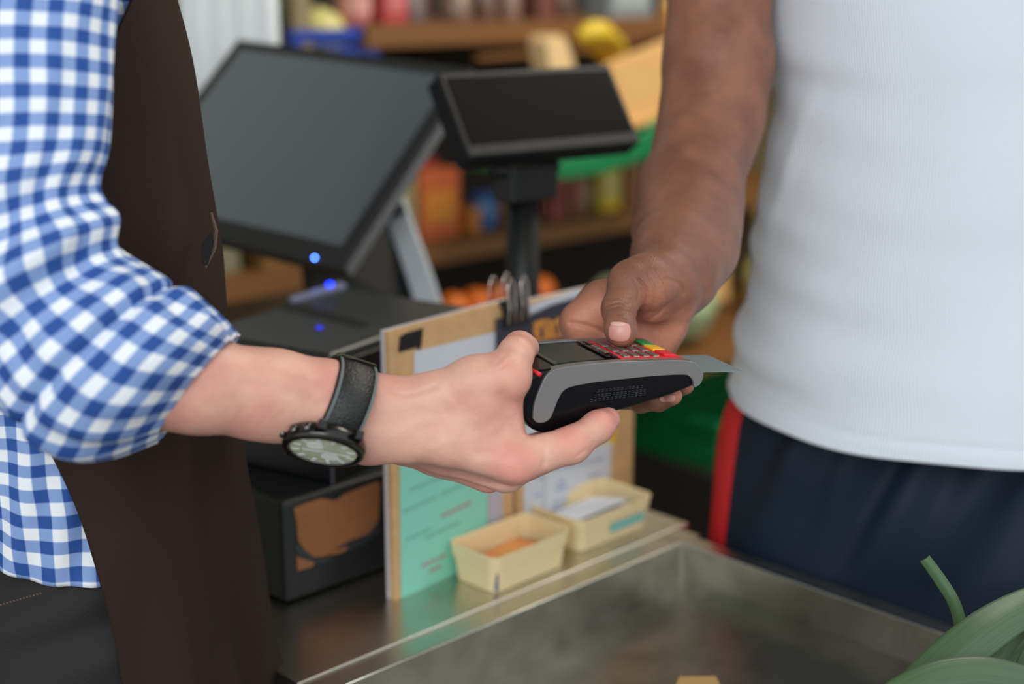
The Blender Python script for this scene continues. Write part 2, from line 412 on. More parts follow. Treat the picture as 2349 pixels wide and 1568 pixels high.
# torso
CY = 1.13
def tor(px_r, px_l, y, b, Y=CY, sc=1.0):
    R_ = PV(px_r, y, Y); L_ = PV(px_l, y, Y); c = (R_+L_)/2; a = (R_-L_)/2*sc; c.z = PV((px_r+px_l)/2, y, Y).z
    return (c, Vector((a.length, 0, 0)), Vector((0, b*sc, 0)))
TR = [(300,-100,-420,.10),(352,-180,-230,.12),(372,-200,-120,.13),(392,-200,0,.13),(438,-200,220,.13),(482,-195,480,.13),(511,-190,700,.13),(543,-180,1000,.13),(572,-170,1200,.13),(598,-165,1400,.13),(616,-160,1568,.13),(632,-155,1800,.13)]
def tdisp_shirt(t, th): return 0.004*np.sin(9*th+7*t)*np.sin(14*t+th)+0.002*np.sin(23*th+30*t)
sh = [tor(a, l, y, b, sc=0.91) for a, l, y, b in TR[:8]]+[tor(545, -172, 1165, .124, sc=0.90)]
def hem_shirt(p, t, th):
    if t > 0.75:
        k = (t-0.75)/0.25
        p = p.copy(); p[:, 2] += k*k*(-0.034*np.clip(np.cos(th+.75), -1, 1)+.006+0.0012*np.sin(5*th)); 
        c = p.mean(0); p[:, :2] += (p[:, :2]-c[:2])*0.008*k*k*np.sin(8*th)[:, None]
    return p
o = loft('shirt', sh, GING, None, rows=120, cols=160, disp=tdisp_shirt, post=hem_shirt, thick=0.002, uv=(1, 1)); toP(o, cashier); o['label'] = 'gingham shirt body and untucked hem'
TROU = mat('black_trouser_cloth', (26, 24, 24), 0.8, var=.3, vscale=8, bump=.3, bscale=900)
tr = [tor(560, -170, 1030, .13, sc=0.80), tor(586, -160, 1180, .13, sc=0.78), tor(590, -160, 1300, .13, sc=0.82), tor(592, -160, 1400, .13, sc=0.89), tor(600, -155, 1568, .13, sc=0.93), tor(600, -150, 1900, .12, sc=.92)]
zb = tr[-1]
for zz, s in ((0.75,.9),(0.45,.82),(0.03,.75)): tr.append((Vector((zb[0].x, zb[0].y, zz)), zb[1]*s, zb[2]*s))
o = loft('trousers', tr, TROU, None, rows=90, cols=80, disp=lambda t, th: 0.003*np.sin(5*th+40*t), thick=0.002); toP(o, cashier)
STI = mat('brown_thread', (96, 70, 62), .8); sb = B()
for i in range(13):
    q = PV(2+i*7.6, 1386-i*2.2, CY-.1225); sb.box(-.0008,.0008,-.0006,.0006,-.0004,.0004, Matrix.Translation(q))
toP(sb.build('pocket_stitching', STI), cashier)

APR = mat('brown_apron_cloth', (50, 37, 32), 0.8, var=.25, vscale=5, bump=.35, bscale=1400, spec=.12)
edge = [(-400,310),(-60,325),(0,302),(90,258),(300,170),(600,30),(900,40),(985,82),(1070,128),(1150,166),(1250,205),(1350,234),(1450,262),(1568,286),(1800,320)]
ar = [tor(a, l, y, b, sc=1.0) for a, l, y, b in TR[1:]]
aR = crv([list(c)+list(x)+list(y) for c, x, y in ar], 141)
def edge_theta(t):
    r = aR[int(round(t*140))]; ths = np.linspace(-math.pi, 0, 300)
    p = r[0:3][None]+np.cos(ths)[:, None]*r[3:6][None]+np.sin(ths)[:, None]*r[6:9][None]
    x, y, d = to_px(p); ex = np.interp(y, [e[0] for e in edge], [e[1] for e in edge]); return float(ths[np.argmin(np.abs(x-ex))])
ths_ = [edge_theta(i/140) for i in range(141)]
ths_ = np.convolve(np.pad(ths_, 3, mode='edge'), np.ones(7)/7, 'valid')
def adisp(t, th):
    f = 0.0120*np.sin(7*th-16*t+1.2*np.sin(9*t))*np.clip((t-.35)*2, 0, 1)+0.0045*np.sin(15*th+9*t)*np.clip(t-.2, 0, 1)+0.002*np.sin(26*t+3*th)*np.sin(4*th)
    f = f+0.004*np.exp(-((th+0.95)/.10)**2)*np.clip((t-.5)*3, 0, 1)-0.003*np.exp(-((th+.75)/.07)**2)*np.clip((t-.5)*3, 0, 1)
    return f*(np.clip(np.abs(th)*3, .15, 1))
o = loft('apron', ar, APR, None, rows=150, cols=170, th0=lambda t: float(np.interp(t, np.linspace(0, 1, 141), ths_)), th1=2.2, disp=adisp, thick=0.0022); toP(o, cashier)
pk = B(); pk.tube([P(484,488,1.095),(P(496,530,1.090)),(P(490,570,1.085)),(P(470,612,1.078)),(P(466,580,1.080))], [.0012,.0016,.0022,.0018,.001], 8)
q = pk.build('pocket_edge', mat('apron_edge', (84, 66, 56), .8)); toP(q, cashier)
pk = B(); pk.add([P(484,530,1.082),P(490,560,1.081),P(476,608,1.077),P(463,604,1.075),P(462,560,1.078)],[(0,1,2,3,4)]); q = pk.build('pocket_shade_patch', mat('pocket_shade', (14, 10, 10), .9)); md = q.modifiers.new('s','SOLIDIFY'); md.thickness = .001; toP(q, cashier)  # flat dark patch stands in for the shade inside the pocket

# ---- customer, right
customer = thing('person', 'person at right in white ribbed T-shirt and navy trousers, thumb on keypad', 'person', (0.49, 1.5, 0))
pr = []
pr += chain([(1790,-520,1.50,118),(1690,-330,1.44,125),(1655,-120,1.43,120),(1647,150,1.415,119),(1632,270,1.40,112),(1612,340,1.385,105)], .02)
pr += chain([(1612,350,1.385,103),(1583,440,1.35,113),(1572,520,1.31,112),(1556,585,1.255,98),(1520,640,1.21,78)], .02)
pr += chain([(1600,480,1.33,95),(1592,570,1.28,92),(1560,640,1.23,76),(1530,690,1.215,60)], .015)
pr += chain([(1525,645,1.20,70),(1480,648,1.175,62),(1445,648,1.165,50)], .01)
pr += chain([(1445,648,1.165,48),(1420,708,1.15,39),(1423,752,1.13,35.5),(1427,763,1.127,33)], .005)
pr += chain([(1540,670,1.205,58),(1490,685,1.19,52),(1462,680,1.18,36)], .006)
pr += chain([(1545,680,1.215,55),(1528,745,1.225,47),(1500,800,1.23,44)], .006)
pr += chain([(1470,690,1.225,62),(1385,700,1.215,58),(1335,740,1.215,52)], .006)
pr += chain([(1335,740,1.215,50),(1340,830,1.225,34),(1385,890,1.20,30),(1430,915,1.175,25)], .003)
pr += chain([(1400,740,1.235,50),(1395,840,1.235,34),(1430,905,1.20,30),(1470,918,1.165,28),(1500,918,1.15,25)], .003)
pr += chain([(1470,760,1.235,50),(1450,850,1.235,33),(1470,905,1.20,29),(1510,916,1.165,27),(1544,908,1.145,21)], .003)
pr += chain([(1510,790,1.24,42),(1500,860,1.235,28),(1535,893,1.20,25),(1572,885,1.175,20)], .003)
pr += [seg((1360,760,1.23,60),(1500,760,1.235,60), .008)]
cu = []
lines = [
 ([(1393,700),(1418,694),(1442,698)], 3.0, 0.0015, 1.16), ([(1388,714),(1418,703),(1452,712)], 3.0, 0.0014, 1.16), ([(1392,728),(1420,720),(1448,723)], 2.8, 0.0010, 1.15),
 ([(1390,688),(1420,682),(1446,688)], 3.0, 0.0006, 1.17),
 ([(1466,640),(1484,668),(1478,700),(1462,715)], 3.2, 0.0019, 1.2), ([(1485,628),(1502,664),(1496,705),(1468,728)], 3.2, 0.0016, 1.2),
 ([(1505,620),(1528,660),(1522,705),(1480,742)], 3.5, 0.0017, 1.2), ([(1452,640),(1464,664),(1462,690)], 3, 0.0009, 1.2),
 ([(1310,740),(1350,748),(1385,762)], 6, 0.0022, 1.24),
 ([(1450,690),(1462,712),(1460,740)], 7, 0.0016, 1.21),
 ([(1500,350),(1560,345),(1620,372),(1680,420)], 14, 0.0030, 1.40), ([(1560,410),(1640,440),(1690,480)], 14, 0.0018, 1.40),
 ([(1530,640),(1560,652),(1568,672)], 5, 0.0014, 1.23)]
palm = [(1340,735,1.19,95,1),(1395,780,1.2,90,1),(1550,775,1.2,80,.9),(1565,715,1.2,45,.5),(1490,765,1.2,85,.9),(1505,675,1.16,60,.45),(1485,720,1.18,60,.6),(1425,785,1.11,34,.8),(1560,905,1.14,30,.8),(1580,888,1.17,24,.6),(1440,745,1.2,30,.2)]
o = body_mesh('body', pr, cu, 0.0011, SKIN_DARK, None, lines, palm); toP(o, customer)
NAILD = mat('thumb_nail_skin', (206, 148, 134), 0.38)
NAIL_GLINT = mat('nail_reflection_pink', (216, 172, 158), 0.4)
from mathutils.bvhtree import BVHTree
def nail_on(name, body, root, cx, cy, hw, hh, rot, m, parent, lift=.0006, tip=0.0, label=None):
    bv = BVHTree.FromPolygons([v.co[:] for v in body.data.vertices], [p.vertices[:] for p in body.data.polygons])
    n = 16; vs = []; ok = True
    for i in range(n+1):
        for j in range(n+1):
            u = -1+2*i/n; v = -1+2*j/n
            uu = u*math.sqrt(1-.40*v*v); vv = v*math.sqrt(1-.34*u*u)
            x = uu*hw; y = vv*hh; px_ = cx+x*math.cos(rot)-y*math.sin(rot); py_ = cy+x*math.sin(rot)+y*math.cos(rot)
            r = ray(px_, py_).normalized(); h = bv.ray_cast(CAM, r)
            if h[0] is None: vs.append(vs[-1] if vs else P(px_, py_, 1.11)); continue
            e = max(abs(u), abs(v))
            vs.append(h[0]-r*(lift*(1-.8*e**6))-UP*0)
    fs = [(i*(n+1)+j, (i+1)*(n+1)+j, (i+1)*(n+1)+j+1, i*(n+1)+j+1) for i in range(n) for j in range(n)]
    o = meshobj(name, vs, fs, m, None, True); md = o.modifiers.new('s', 'SOLIDIFY'); md.thickness = .0006; md.offset = 0
    toP(o, parent)
    if label: o['label'] = label
    return o
def ray(x, y): return FW+RT*((x-1174.5)/FPX)-UP*((y-784)/FPX)
cbody = o
nail_on('thumb_nail', cbody, customer, 1421, 761, 26, 23, .08, NAILD, customer, label='pale pink thumb nail')
nail_on('nail_reflection', cbody, customer, 1417, 743, 17, 4.5, .05, NAIL_GLINT, customer, lift=.0010)  # pale patch painting a reflection at the top of the nail
nail_on('finger_nail', cbody, customer, 1531, 913, 19, 9, -.05, NAILD, customer)

def rib(name):
    m = bpy.data.materials.new(name); m.use_nodes = True; t = NT(m)
    uv = t.new('ShaderNodeUVMap'); w_ = t.new('ShaderNodeTexWave', wave_type='BANDS', bands_direction='X'); w_.inputs['Scale'].default_value = 118; w_.inputs['Distortion'].default_value = 0.2
    t.link(uv.outputs[0], w_.inputs['Vector'])
    n2 = t.new('ShaderNodeTexNoise'); n2.inputs['Scale'].default_value = 700; t.link(uv.outputs[0], n2.inputs['Vector'])
    ad = t.new('ShaderNodeMath', operation='MULTIPLY_ADD'); ad.inputs[1].default_value = .5; t.link(n2.outputs['Fac'], ad.inputs[0]); t.link(w_.outputs['Fac'], ad.inputs[2])
    bp = t.new('ShaderNodeBump'); bp.inputs['Strength'].default_value = 0.7; bp.inputs['Distance'].default_value = 0.0012
    t.link(ad.outputs[0], bp.inputs['Height']); t.link(bp.outputs[0], t.b.inputs['Normal'])
    t.b.inputs['Base Color'].default_value = lin((226, 231, 239)); t.b.inputs['Roughness'].default_value = .9; t.b.inputs['Specular IOR Level'].default_value = .1
    return m
RIB = rib('white_rib_knit')
QY = 1.50
def cr_(px_l, y, b=.165, cx=2235, sc=1.0, Y=None, bx=0):
    Y = QY if Y is None else Y
    L_ = PV(px_l, y, Y); c = PV(cx, y, Y); return (c, Vector(((c.x-L_.x)*sc, 0, 0)), Vector((0, b*sc, 0)))
cs = [(2100,-520,.08),(1900,-470,.11),(1790,-330,.14),(1765,-200,.155),(1752,-60,.16),(1764,110,.165),(1776,200,.165),(1771,310,.168),(1748,430,.17),(1740,520,.17),(1724,600,.172),(1722,680,.175),(1688,760,.178),(1697,830,.18),(1672,896,.182)]
def cdisp(t, th):
    side = np.exp(-((np.abs(th)-math.pi)/.8)**2)
    f = side*(0.0016*np.sin(46*t+3*th)+0.0012*np.sin(71*t-5*th))+0.0020*np.sin(5*th+12*t)*np.sin(9*t)
    f = f+0.0015*np.exp(-((t-.965)/.006)**2)*-1+0.0012*(t > .965)
    f = f+0.0028*np.exp(-((np.abs(th)-2.75-(t-.5)*1.2)/.07)**2)*np.exp(-((t-.55)/.12)**2)
    return f
def chem(p, t, th):
    k = np.clip((t-.55)/.45, 0, 1)**2
    p = p.copy(); p[:, 2] += k*(-0.0265*np.clip(-np.sin(th), 0, 1)**.8+0.0012*np.sin(9*th)); return p
o = loft('t_shirt', [cr_(a, y, b) for a, y, b in cs], RIB, None, rows=230, cols=240, th0=-math.pi, th1=math.pi, disp=cdisp, post=chem, thick=.002); toP(o, customer); o['label'] = 'white ribbed T-shirt'
NAVY = mat('navy_sport_cloth', (18, 32, 48), 0.65, spec=.3, var=.2, vscale=6, bump=.1, bscale=1500)
RED = mat('red_sport_cloth', (214, 30, 42), 0.6)
TY = 1.53
ss = [cr_(1740, 760, .130, Y=TY), cr_(1714, 870, .135, Y=TY), cr_(1674, 935, .142, Y=TY), cr_(1654, 1050, .148, Y=TY), cr_(1638, 1180, .150, Y=TY), cr_(1625, 1300, .150, Y=TY), cr_(1600, 1568, .150, Y=TY)]
z0 = ss[-1]
for zz, s in ((.6, .98), (.3, .85), (.03, .75)): ss.append((Vector((z0[0].x, z0[0].y, zz)), z0[1]*s, z0[2]*s))
def sdisp(t, th):
    k = np.clip(t*8, 0, 1)
    return k*((1-np.exp(-((np.abs(th)-3.05)/.5)**2))*(0.010*np.sin(9*th+16*t)*np.exp(-((t-.3)/.22)**2)+0.0085*np.sin(19*th+22*t+2*np.sin(3*th))*np.exp(-((t-.25)/.2)**2)+0.003*np.sin(5*th-20*t)))
o = loft('track_trousers', ss, NAVY, None, rows=170, cols=200, th0=-math.pi, th1=math.pi, disp=sdisp, thick=.002); toP(o, customer)
def stripe_disp(t, th): return sdisp(t, th-2*math.pi*0)+.0016
o = loft('side_stripe', ss, RED, None, rows=170, cols=24, th0=-math.pi-.12, th1=-math.pi+.26, disp=lambda t, th: sdisp(t, th)+.002, thick=.0012); toP(o, customer); o['label'] = 'red side stripe'

# ================================================================ counter frame
ZC = 0.9
CO = G(1564, 1243, ZC); CA = (G(1122, 1430, ZC)-CO).normalized(); CB = Vector((-CA.y, CA.x, 0)); CZ = Vector((0, 0, 1))
MC = frame(CO, CA, CB, CZ)             # local x = s (towards the till), y = t (towards the tray), z = up
MCi = MC.inverted()
def ray(x, y): return FW+RT*((x-1174.5)/FPX)-UP*((y-784)/FPX)
def on_plane(x, y, p0, n):
    r = ray(x, y); return CAM+r*((p0-CAM).dot(n)/r.dot(n))
def W(s, t, z=0.0): return MC @ Vector((s, t, z))

# ---------------------------------------------------------------- room shell
FLOOR = mat('concrete_floor', (92, 88, 82), 0.7, var=.5, vscale=3, bump=.1, bscale=60)
WALL = mat('plaster_wall', (176, 170, 156), 0.9, var=.4, vscale=1.5, bump=.1, bscale=80)
CEIL = mat('ceiling_paint', (168, 166, 160), 0.9, var=.15, vscale=2)
SO = Vector((-0.19, 3.0, 0)); SX = -CA; SB = -CB          # shelving: runs along SX, back is SB
MS = frame(SO, SX, SB, CZ); MSi = MS.inverted()
def SL_(x, y): q = MSi @ on_plane(x, y, SO, SB); return q.x, q.z
b = B(); b.box(-4.5, 5.5, -6.5, 1.0, -0.05, 0.0, MS); struct(b.build('floor', FLOOR))
b = B(); b.box(-4.5, 5.5, 0.55, 0.65, 0, 3.2, MS); struct(b.build('wall_back', WALL))
b = B(); b.box(5.4, 5.5, -6.5, 0.55, 0, 3.2, MS); struct(b.build('wall_right', WALL))
b = B(); b.box(-4.5, 5.5, -2.6, 0.65, 3.2, 3.3, MS); struct(b.build('ceiling', CEIL))

# ---------------------------------------------------------------- steel counter and tray
STEEL = mat('brushed_steel', (206, 204, 194), 0.30, 1.0, var=.35, vscale=14, bump=.06, bscale=60, color2=(164, 162, 150))
STEELT = mat('worn_tray_steel', (182, 180, 170), 0.33, 1.0, var=.6, vscale=22, bump=.12, bscale=90, color2=(134, 131, 120))
EDGE = mat('bright_steel_edge', (196, 196, 186), 0.22, 1.0)
SE = 0.495
counter = thing('steel_counter', 'stainless steel shop counter ledge carrying till, menu boards and punnets', 'counter', mw=MC)
b = B(); LP = [(-.05,-.031),(SE,-.031),(SE,-.088),(.468,-.19),(.432,-.45),(.36,-.66),(-.05,-.66)]; b.prism(LP, -.03, 0, 'z'); b.build('ledge', STEEL, counter, bevel=.0015)
b = B(); b.box(-.035, SE, -.0305, -.0012, -.03, -.002); b.build('rim_strip', STEEL, counter, bevel=.0012)
b = B(); b.prism([(-.0495,-.04),(SE-.02,-.04),(SE-.02,-.08),(.45,-.19),(.42,-.45),(.35,-.64),(-.0495,-.64)], -.897, -.031, 'z'); b.build('cabinet', mat('dark_cabinet', (38, 36, 34), .7), counter)
b = B(); b.box(-.056, -.0505, -.6, -.034, -.06, -.004); q = b.build('end_trim', mat('dark_red_trim', (120, 22, 26), .5), counter); q['label'] = 'dark red end trim'
tray = thing('steel_tray', 'deep empty stainless steel tray sunk in front of the counter ledge', 'tray', mw=MC)
def zf(s): return -.0405-.034*min(max(s, 0), .47)/.47
b = B()
T1 = .80; S1 = SE
n = 12
for i in range(n):   # sloping floor
    a0 = S1*i/n; a1 = S1*(i+1)/n
    b.add([(a0,.0015,zf(a0)),(a1,.0015,zf(a1)),(a1,T1,zf(a1)),(a0,T1,zf(a0)),(a0,.0015,zf(a0)-.003),(a1,.0015,zf(a1)-.003),(a1,T1,zf(a1)-.003),(a0,T1,zf(a0)-.003)],[(0,1,2,3),(7,6,5,4),(0,4,5,1),(3,2,6,7)])
o = b.build('tray_floor', STEELT, tray)
b = B(); b.box(0, S1, -.001, .0015, -.075, 0); b.box(-.0015, .001, 0, T1, -.075, 0); b.box(0, S1, T1, T1+.002, -.078, 0); b.box(S1, S1+.002, 0, T1, -.078, 0)
b.build('tray_wall', STEELT, tray, bevel=.0006)
b = B(); b.box(-.024, -.0016, -.0305, T1, -.012, -.0005); b.build('tray_rim', STEEL, tray, bevel=.0012)
pts = [W(S1, 0, .0005), W(.0, 0, .0005), W(0, T1, .0005)]
b = B(); b.tube([(S1,0,-.0004),(.25,0,-.0004),(.004,0,-.0004),(0,.004,-.0004),(0,.3,-.0004),(0,T1,-.0004)], .0011, 8); b.build('rolled_edge', EDGE, tray, smooth=True)
b = B(); b.box(.001, .0026, .001, .0026, zf(0)+.0, -.001); b.build('corner_weld', STEEL, tray)
# ---- till
BLK = mat('black_plastic', (20, 21, 22), 0.42, var=.2, vscale=30)
BLKM = mat('matt_black_plastic', (34, 36, 37), 0.5, var=.25, vscale=16)
TOPB = mat('satin_black_lid', (44, 48, 48), 0.36, var=.15, vscale=12)
cb = thing('black_box', 'low black box on the counter with torn brown paper taped to its side', 'box', mw=MC @ Matrix.Translation((.409, -.169, 0)))
b = B(); b.box(-.205, 0, -.21, 0, .002, .108); b.build('casing', BLKM, cb, bevel=.005)
Mcb = (MC @ Matrix.Translation((.409, -.169, 0))).inverted(); p0 = W(.409, -.169+.0006)
def face_poly(name, pts, m, parent, Mi, p0, n, th=.0006, label=None, out=None):
    L = [Mi @ on_plane(x, y, p0, n) for x, y in pts]; k = len(L); off = out if out is not None else Vector((0, th, 0))
    o = meshobj(name, L+[p+off for p in L], [tuple(range(k)), tuple(range(2*k-1, k-1, -1))]+[(i, i+k, (i+1) % k+k, (i+1) % k) for i in range(k)], m, parent)
    if label: o['label'] = label
    return o
KRAFT = mat('brown_kraft_paper', (168, 110, 68), .85, var=.5, vscale=26, bump=.2, bscale=120, color2=(128, 78, 46))
face_poly('kraft_paper', [(673,1165),(700,1154),(735,1143),(770,1147),(790,1133),(830,1117),(868,1103),(871,1110),(868,1190),(858,1207),(843,1225),(800,1240),(778,1252),(745,1275),(720,1277),(700,1262),(684,1240),(680,1200)], KRAFT, cb, Mcb, p0, CB)
face_poly('kraft_paper', [(680,1276),(722,1290),(715,1299),(682,1308)], KRAFT, cb, Mcb, p0, CB)
face_poly('kraft_paper', [(767,1260),(800,1252),(790,1264),(752,1275)], KRAFT, cb, Mcb, p0, CB)
TAPE = mat('grey_duct_tape', (52, 56, 60), .5, bump=.1)
face_poly('duct_tape', [(678,1243),(698,1262),(720,1280),(770,1278),(745,1292),(722,1290),(690,1276),(678,1262)], TAPE, cb, Mcb, p0, CB, th=.0005)
face_poly('duct_tape', [(780,1252),(843,1226),(868,1192),(872,1220),(840,1245),(800,1262),(775,1264)], TAPE, cb, Mcb, p0, CB, th=.0005)

zb = 1.008
pf = G(752, 1118, zb); ZT = None
for h in np.arange(.05, .4, .001):
    q = pf+Vector((0, 0, float(h))); x, y, d = to_px(np.array([q[:]]))
    if y[0] < 812: ZT = zb+float(h); break
Fp, Lp, Bp_, Rp = [MCi @ G(x, y, ZT) for x, y in ((755,812),(520,742),(830,636),(1078,700))]
px0 = Fp.x; py0 = Fp.y
wS = max(.12, (Fp-Rp).length); wT = (Fp-Lp).length
Mp = MC @ Matrix.Translation((px0, py0, 0)) @ Matrix.Rotation(math.atan2(-(Rp-Fp).y, -(Rp-Fp).x), 4, 'Z')
prn = thing('receipt_printer', 'black receipt printer with glowing blue status light behind the wristwatch', 'printer', mw=Mp)
zt = ZT-ZC
b = B(); b.box(-wS+.004, -.005, -wT+.004, -.005, .1085, zt-.016); b.build('casing', BLK, prn, bevel=.004)
b = B(); b.box(-wS, 0, -wT, 0, zt-.016, zt); b.build('lid', TOPB, prn, bevel=.007)
GB = mat('grey_highlight_and_rod', (92, 92, 104), .4)
b = B(); b.box(-.0052, -.003, -.0052, -.003, .109, zt-.018); b.build('edge_highlight_strip', GB, prn, bevel=.0006)  # grey strip paints the highlight along the casing's front vertical edge
Mpi = Mp.inverted()
def pl(x, y, z=None): return Mpi @ G(x, y, ZT if z is None else z)
c0 = pl(655, 695); c1 = pl(835, 745)
SLOT = mat('slot_black', (4, 4, 5), .6)
b = B(); L_ = [pl(640,706),(pl(672,692)),(pl(850,742)),(pl(828,752))]; b.add([(v.x, v.y, zt-.001) for v in L_]+[(v.x, v.y, zt+.0006) for v in L_],[(0,1,2,3),(7,6,5,4),(0,4,5,1),(1,5,6,2),(2,6,7,3),(3,7,4,0)]); b.build('paper_slot', SLOT, prn)
L_ = [pl(662,688),(pl(672,697)),(pl(796,660)),(pl(780,652))]
b = B(); b.add([(v.x, v.y, zt-.001) for v in L_]+[(v.x, v.y, zt+.004) for v in L_],[(0,1,2,3),(7,6,5,4),(0,4,5,1),(1,5,6,2),(2,6,7,3),(3,7,4,0)]); b.build('status_bar', mat('pale_violet_plastic', (136, 142, 178), .3), prn, bevel=.0008)
LED = mat('blue_led', (10, 40, 255), .3, emit=9)
LED2 = mat('pale_blue_led', (60, 100, 255), .3, emit=40)
v = pl(757, 661); b = B(); b.lathe([(.0001,0),(.0034,0),(.0034,.002),(.0026,.003)], 16, Matrix.Translation((v.x, v.y, zt+.0035))); b.build('status_light', LED, prn, smooth=True)
v = pl(733, 752); b = B(); b.lathe([(.0001,0),(.0035,0),(.0035,.0008),(.003,.001)], 16, Matrix.Translation((v.x, v.y, zt+.0001))); b.build('power_light', mat('dim_blue_led', (16, 40, 215), .3, emit=1.6), prn, smooth=True)

# ---- touchscreen monitor
TL, TR_, BR = P(545,88,2.10), P(1085,155,1.86), P(785,615,1.73)
X = (TR_-TL); wX = X.length; X.normalize(); Yd = (BR-TR_); Yd -= X*Yd.dot(X); hY = Yd.length; Yd.normalize(); N = X.cross(Yd)*-1
if N.dot(CAM-TL) < 0: N = -N
Mm = frame(TL, X, -Yd, N)               # x right, y up (0..-h), z towards viewer
mon = thing('touchscreen_monitor', 'large tilted black touchscreen till monitor with blue power light at its lower edge', 'monitor', mw=Mm)
b = B(); b.box(0, wX, -hY, 0, -.024, 0); b.build('housing', BLKM, mon, bevel=.004)
SCR = bpy.data.materials.new('screen_glass_reflection_grey'); SCR.use_nodes = True
SCR.node_tree.nodes['Principled BSDF'].inputs['Base Color'].default_value = lin((84, 94, 100)); SCR.node_tree.nodes['Principled BSDF'].inputs['Specular IOR Level'].default_value = 1.0; SCR.node_tree.nodes['Principled BSDF'].inputs['Roughness'].default_value = .16; SCR.node_tree.nodes['Principled BSDF'].inputs['Coat Weight'].default_value = 0.6  # lightened grey base stands in for reflected light on the switched-off glass
b = B(); b.box(.022, wX-.022, -hY+.03, -.02, -.001, .0008); b.build('screen', SCR, mon)
ALU = mat('silver_side', (150, 152, 156), .35, .6)
b = B(); b.box(wX-.001, wX+.0015, -hY+.003, -.003, -.021, -.006); b.build('side_strip', ALU, mon, bevel=.0008)
q = Mm.inverted() @ on_plane(717, 600, TL, N); b = B(); b.lathe([(.0001,0),(.0015,0),(.0015,.001),(.0011,.0016)], 16, Matrix.Translation((q.x, max(q.y, -hY+.005), .0003))); b.build('power_light', LED2, mon, smooth=True)
STD = mat('silver_grey_stand', (176, 184, 192), .45, var=.1)
Mmi = Mm.inverted()
b = B(); pts = [P(880,400,1.93), P(915,500,1.91), P(955,610,1.89), P(992,720,1.87), P(1040,850,1.85)]
pts[-1] = Vector((pts[-1].x, pts[-1].y, .9))
prof = []
sw = 60*PXM(1.9)/2
vs = []
for p in pts:
    for dx, dy in ((-sw,-.012),(sw,-.012),(sw,.012),(-sw,.012)): vs.append(Mmi @ (p+Vector((dx, dy, 0))))
fs = [(0,1,2,3),(19,18,17,16)]+[(4*i+k, 4*i+(k+1) % 4, 4*i+4+(k+1) % 4, 4*i+4+k) for i in range(4) for k in range(4)]
b.add(vs, fs); b.build('stand_leg', STD, mon, bevel=.004)
ce = Mmi @ P(905, 430, 1.66)
b = B(); b.box(wX*.35, wX*.75, -hY*.75, -hY*.35, -.06, -.0245); b.build('rear_housing', BLK, mon, bevel=.006)
b = B(); b.tube([Vector((wX*.55, -hY*.55, -.05)), Vector((wX*.6, -hY*.6, -.12)), Mmi @ pts[0], Mmi @ pts[1]], .016, 12); b.build('stand_arm', BLK, mon, smooth=True)
b = B(); v4 = [P(708,575,1.83), P(905,520,1.90), P(955,715,1.88), P(722,715,1.82)]
b.add([Mmi @ v for v in v4]+[Mmi @ (v+Vector((-.02,.05,0))) for v in v4],[(0,1,2,3),(7,6,5,4),(0,4,5,1),(1,5,6,2),(2,6,7,3),(3,7,4,0)]); b.build('stand_bracket', mat('deep_black', (8, 8, 9), .6), mon)

# ---- customer display on pole
TL, TR_, BR = P(1003,166,1.60), P(1398,147,1.74), P(1438,330,1.70)
X = (TR_-TL); wX = X.length; X.normalize(); Yd = (BR-TR_); Yd -= X*Yd.dot(X); hY = Yd.length; Yd.normalize(); N = X.cross(Yd)
if N.dot(CAM-TL) < 0: N = -N
Mdp = frame(TL, X, -Yd, N); Mdi = Mdp.inverted()
dsp = thing('pole_display', 'small black customer display on a black pole behind the binder clips', 'display', mw=Mdp)
b = B(); b.box(0, wX, -hY, 0, -.030, 0); b.build('display_housing', mat('charcoal_plastic', (24, 26, 30), .5, spec=.25), dsp, bevel=.0035)
b = B(); b.box(.008, wX-.006, -hY+.016, -.008, -.001, .0008); b.build('display_window', mat('display_glass', (7, 7, 9), .5, spec=.04), dsp)
p1 = P(1200, 455, 1.70); p2 = P(1196, 660, 1.70); p2 = Vector((p1.x-.001, p1.y, .9))
b = B(); b.tube([Mdi @ p1, Mdi @ p2], .0205, 28); b.build('pole', BLK, dsp, smooth=True)
b = B(); b.tube([Mdi @ (p2+Vector((0,0,.012))), Mdi @ p2], [.045,.05], 28); b.build('pole_base', BLK, dsp, smooth=True)
b = B(); b.box(-.036, .036, -.02, .02, -.022, .022, Mdi @ Matrix.Translation(P(1205, 415, 1.69)) @ Matrix.Rotation(.7, 4, 'Z')); b.build('pole_bracket', BLKM, dsp, bevel=.004)
b = B(); b.tube([Mdi @ P(1130,392,1.655), Mdi @ P(1275,380,1.70)], .009, 16); b.build('tilt_hinge', BLK, dsp, smooth=True)

# ---- menu boards
bl = Vector((.324, -.103, 0)); br_ = Vector((-.084, -.145, 0)); bd = (br_-bl); bL = bd.length; bd.normalize()
Wbl = MC @ bl; Wd = (MC @ br_ - Wbl).normalized(); Wn = Vector((Wd.y, -Wd.x, 0))
if Wn.dot(CAM-Wbl) < 0: Wn = -Wn
MB_ = frame(Wbl, Wd, Wd.cross(Wn)*(1 if Wd.cross(Wn).z > 0 else -1), Wn)   # x along, y up, z out
if MB_.to_3x3().determinant() < 0: pass
MB_ = frame(Wbl, Wd, CZ, Wd.cross(CZ)); MBi = MB_.inverted()
NB = Wd.cross(CZ); so = 1 if NB.dot(CAM-Wbl) > 0 else -1
def bu(x, y=900): return (MBi @ on_plane(x, y, Wbl, NB)).x
CARD = mat('tan_cardboard', (224, 180, 126), .85, var=.35, vscale=60, bump=.15, bscale=200, stretch=(1, 1, .2))
WEDGE = mat('white_board_back', (214, 206, 212), .7)
xs = bu(1182)
WHITE = mat('white_paper', (216, 220, 228), .8)
TEAL = mat('teal_paper', (144, 222, 200), .8, var=.12, vscale=8)
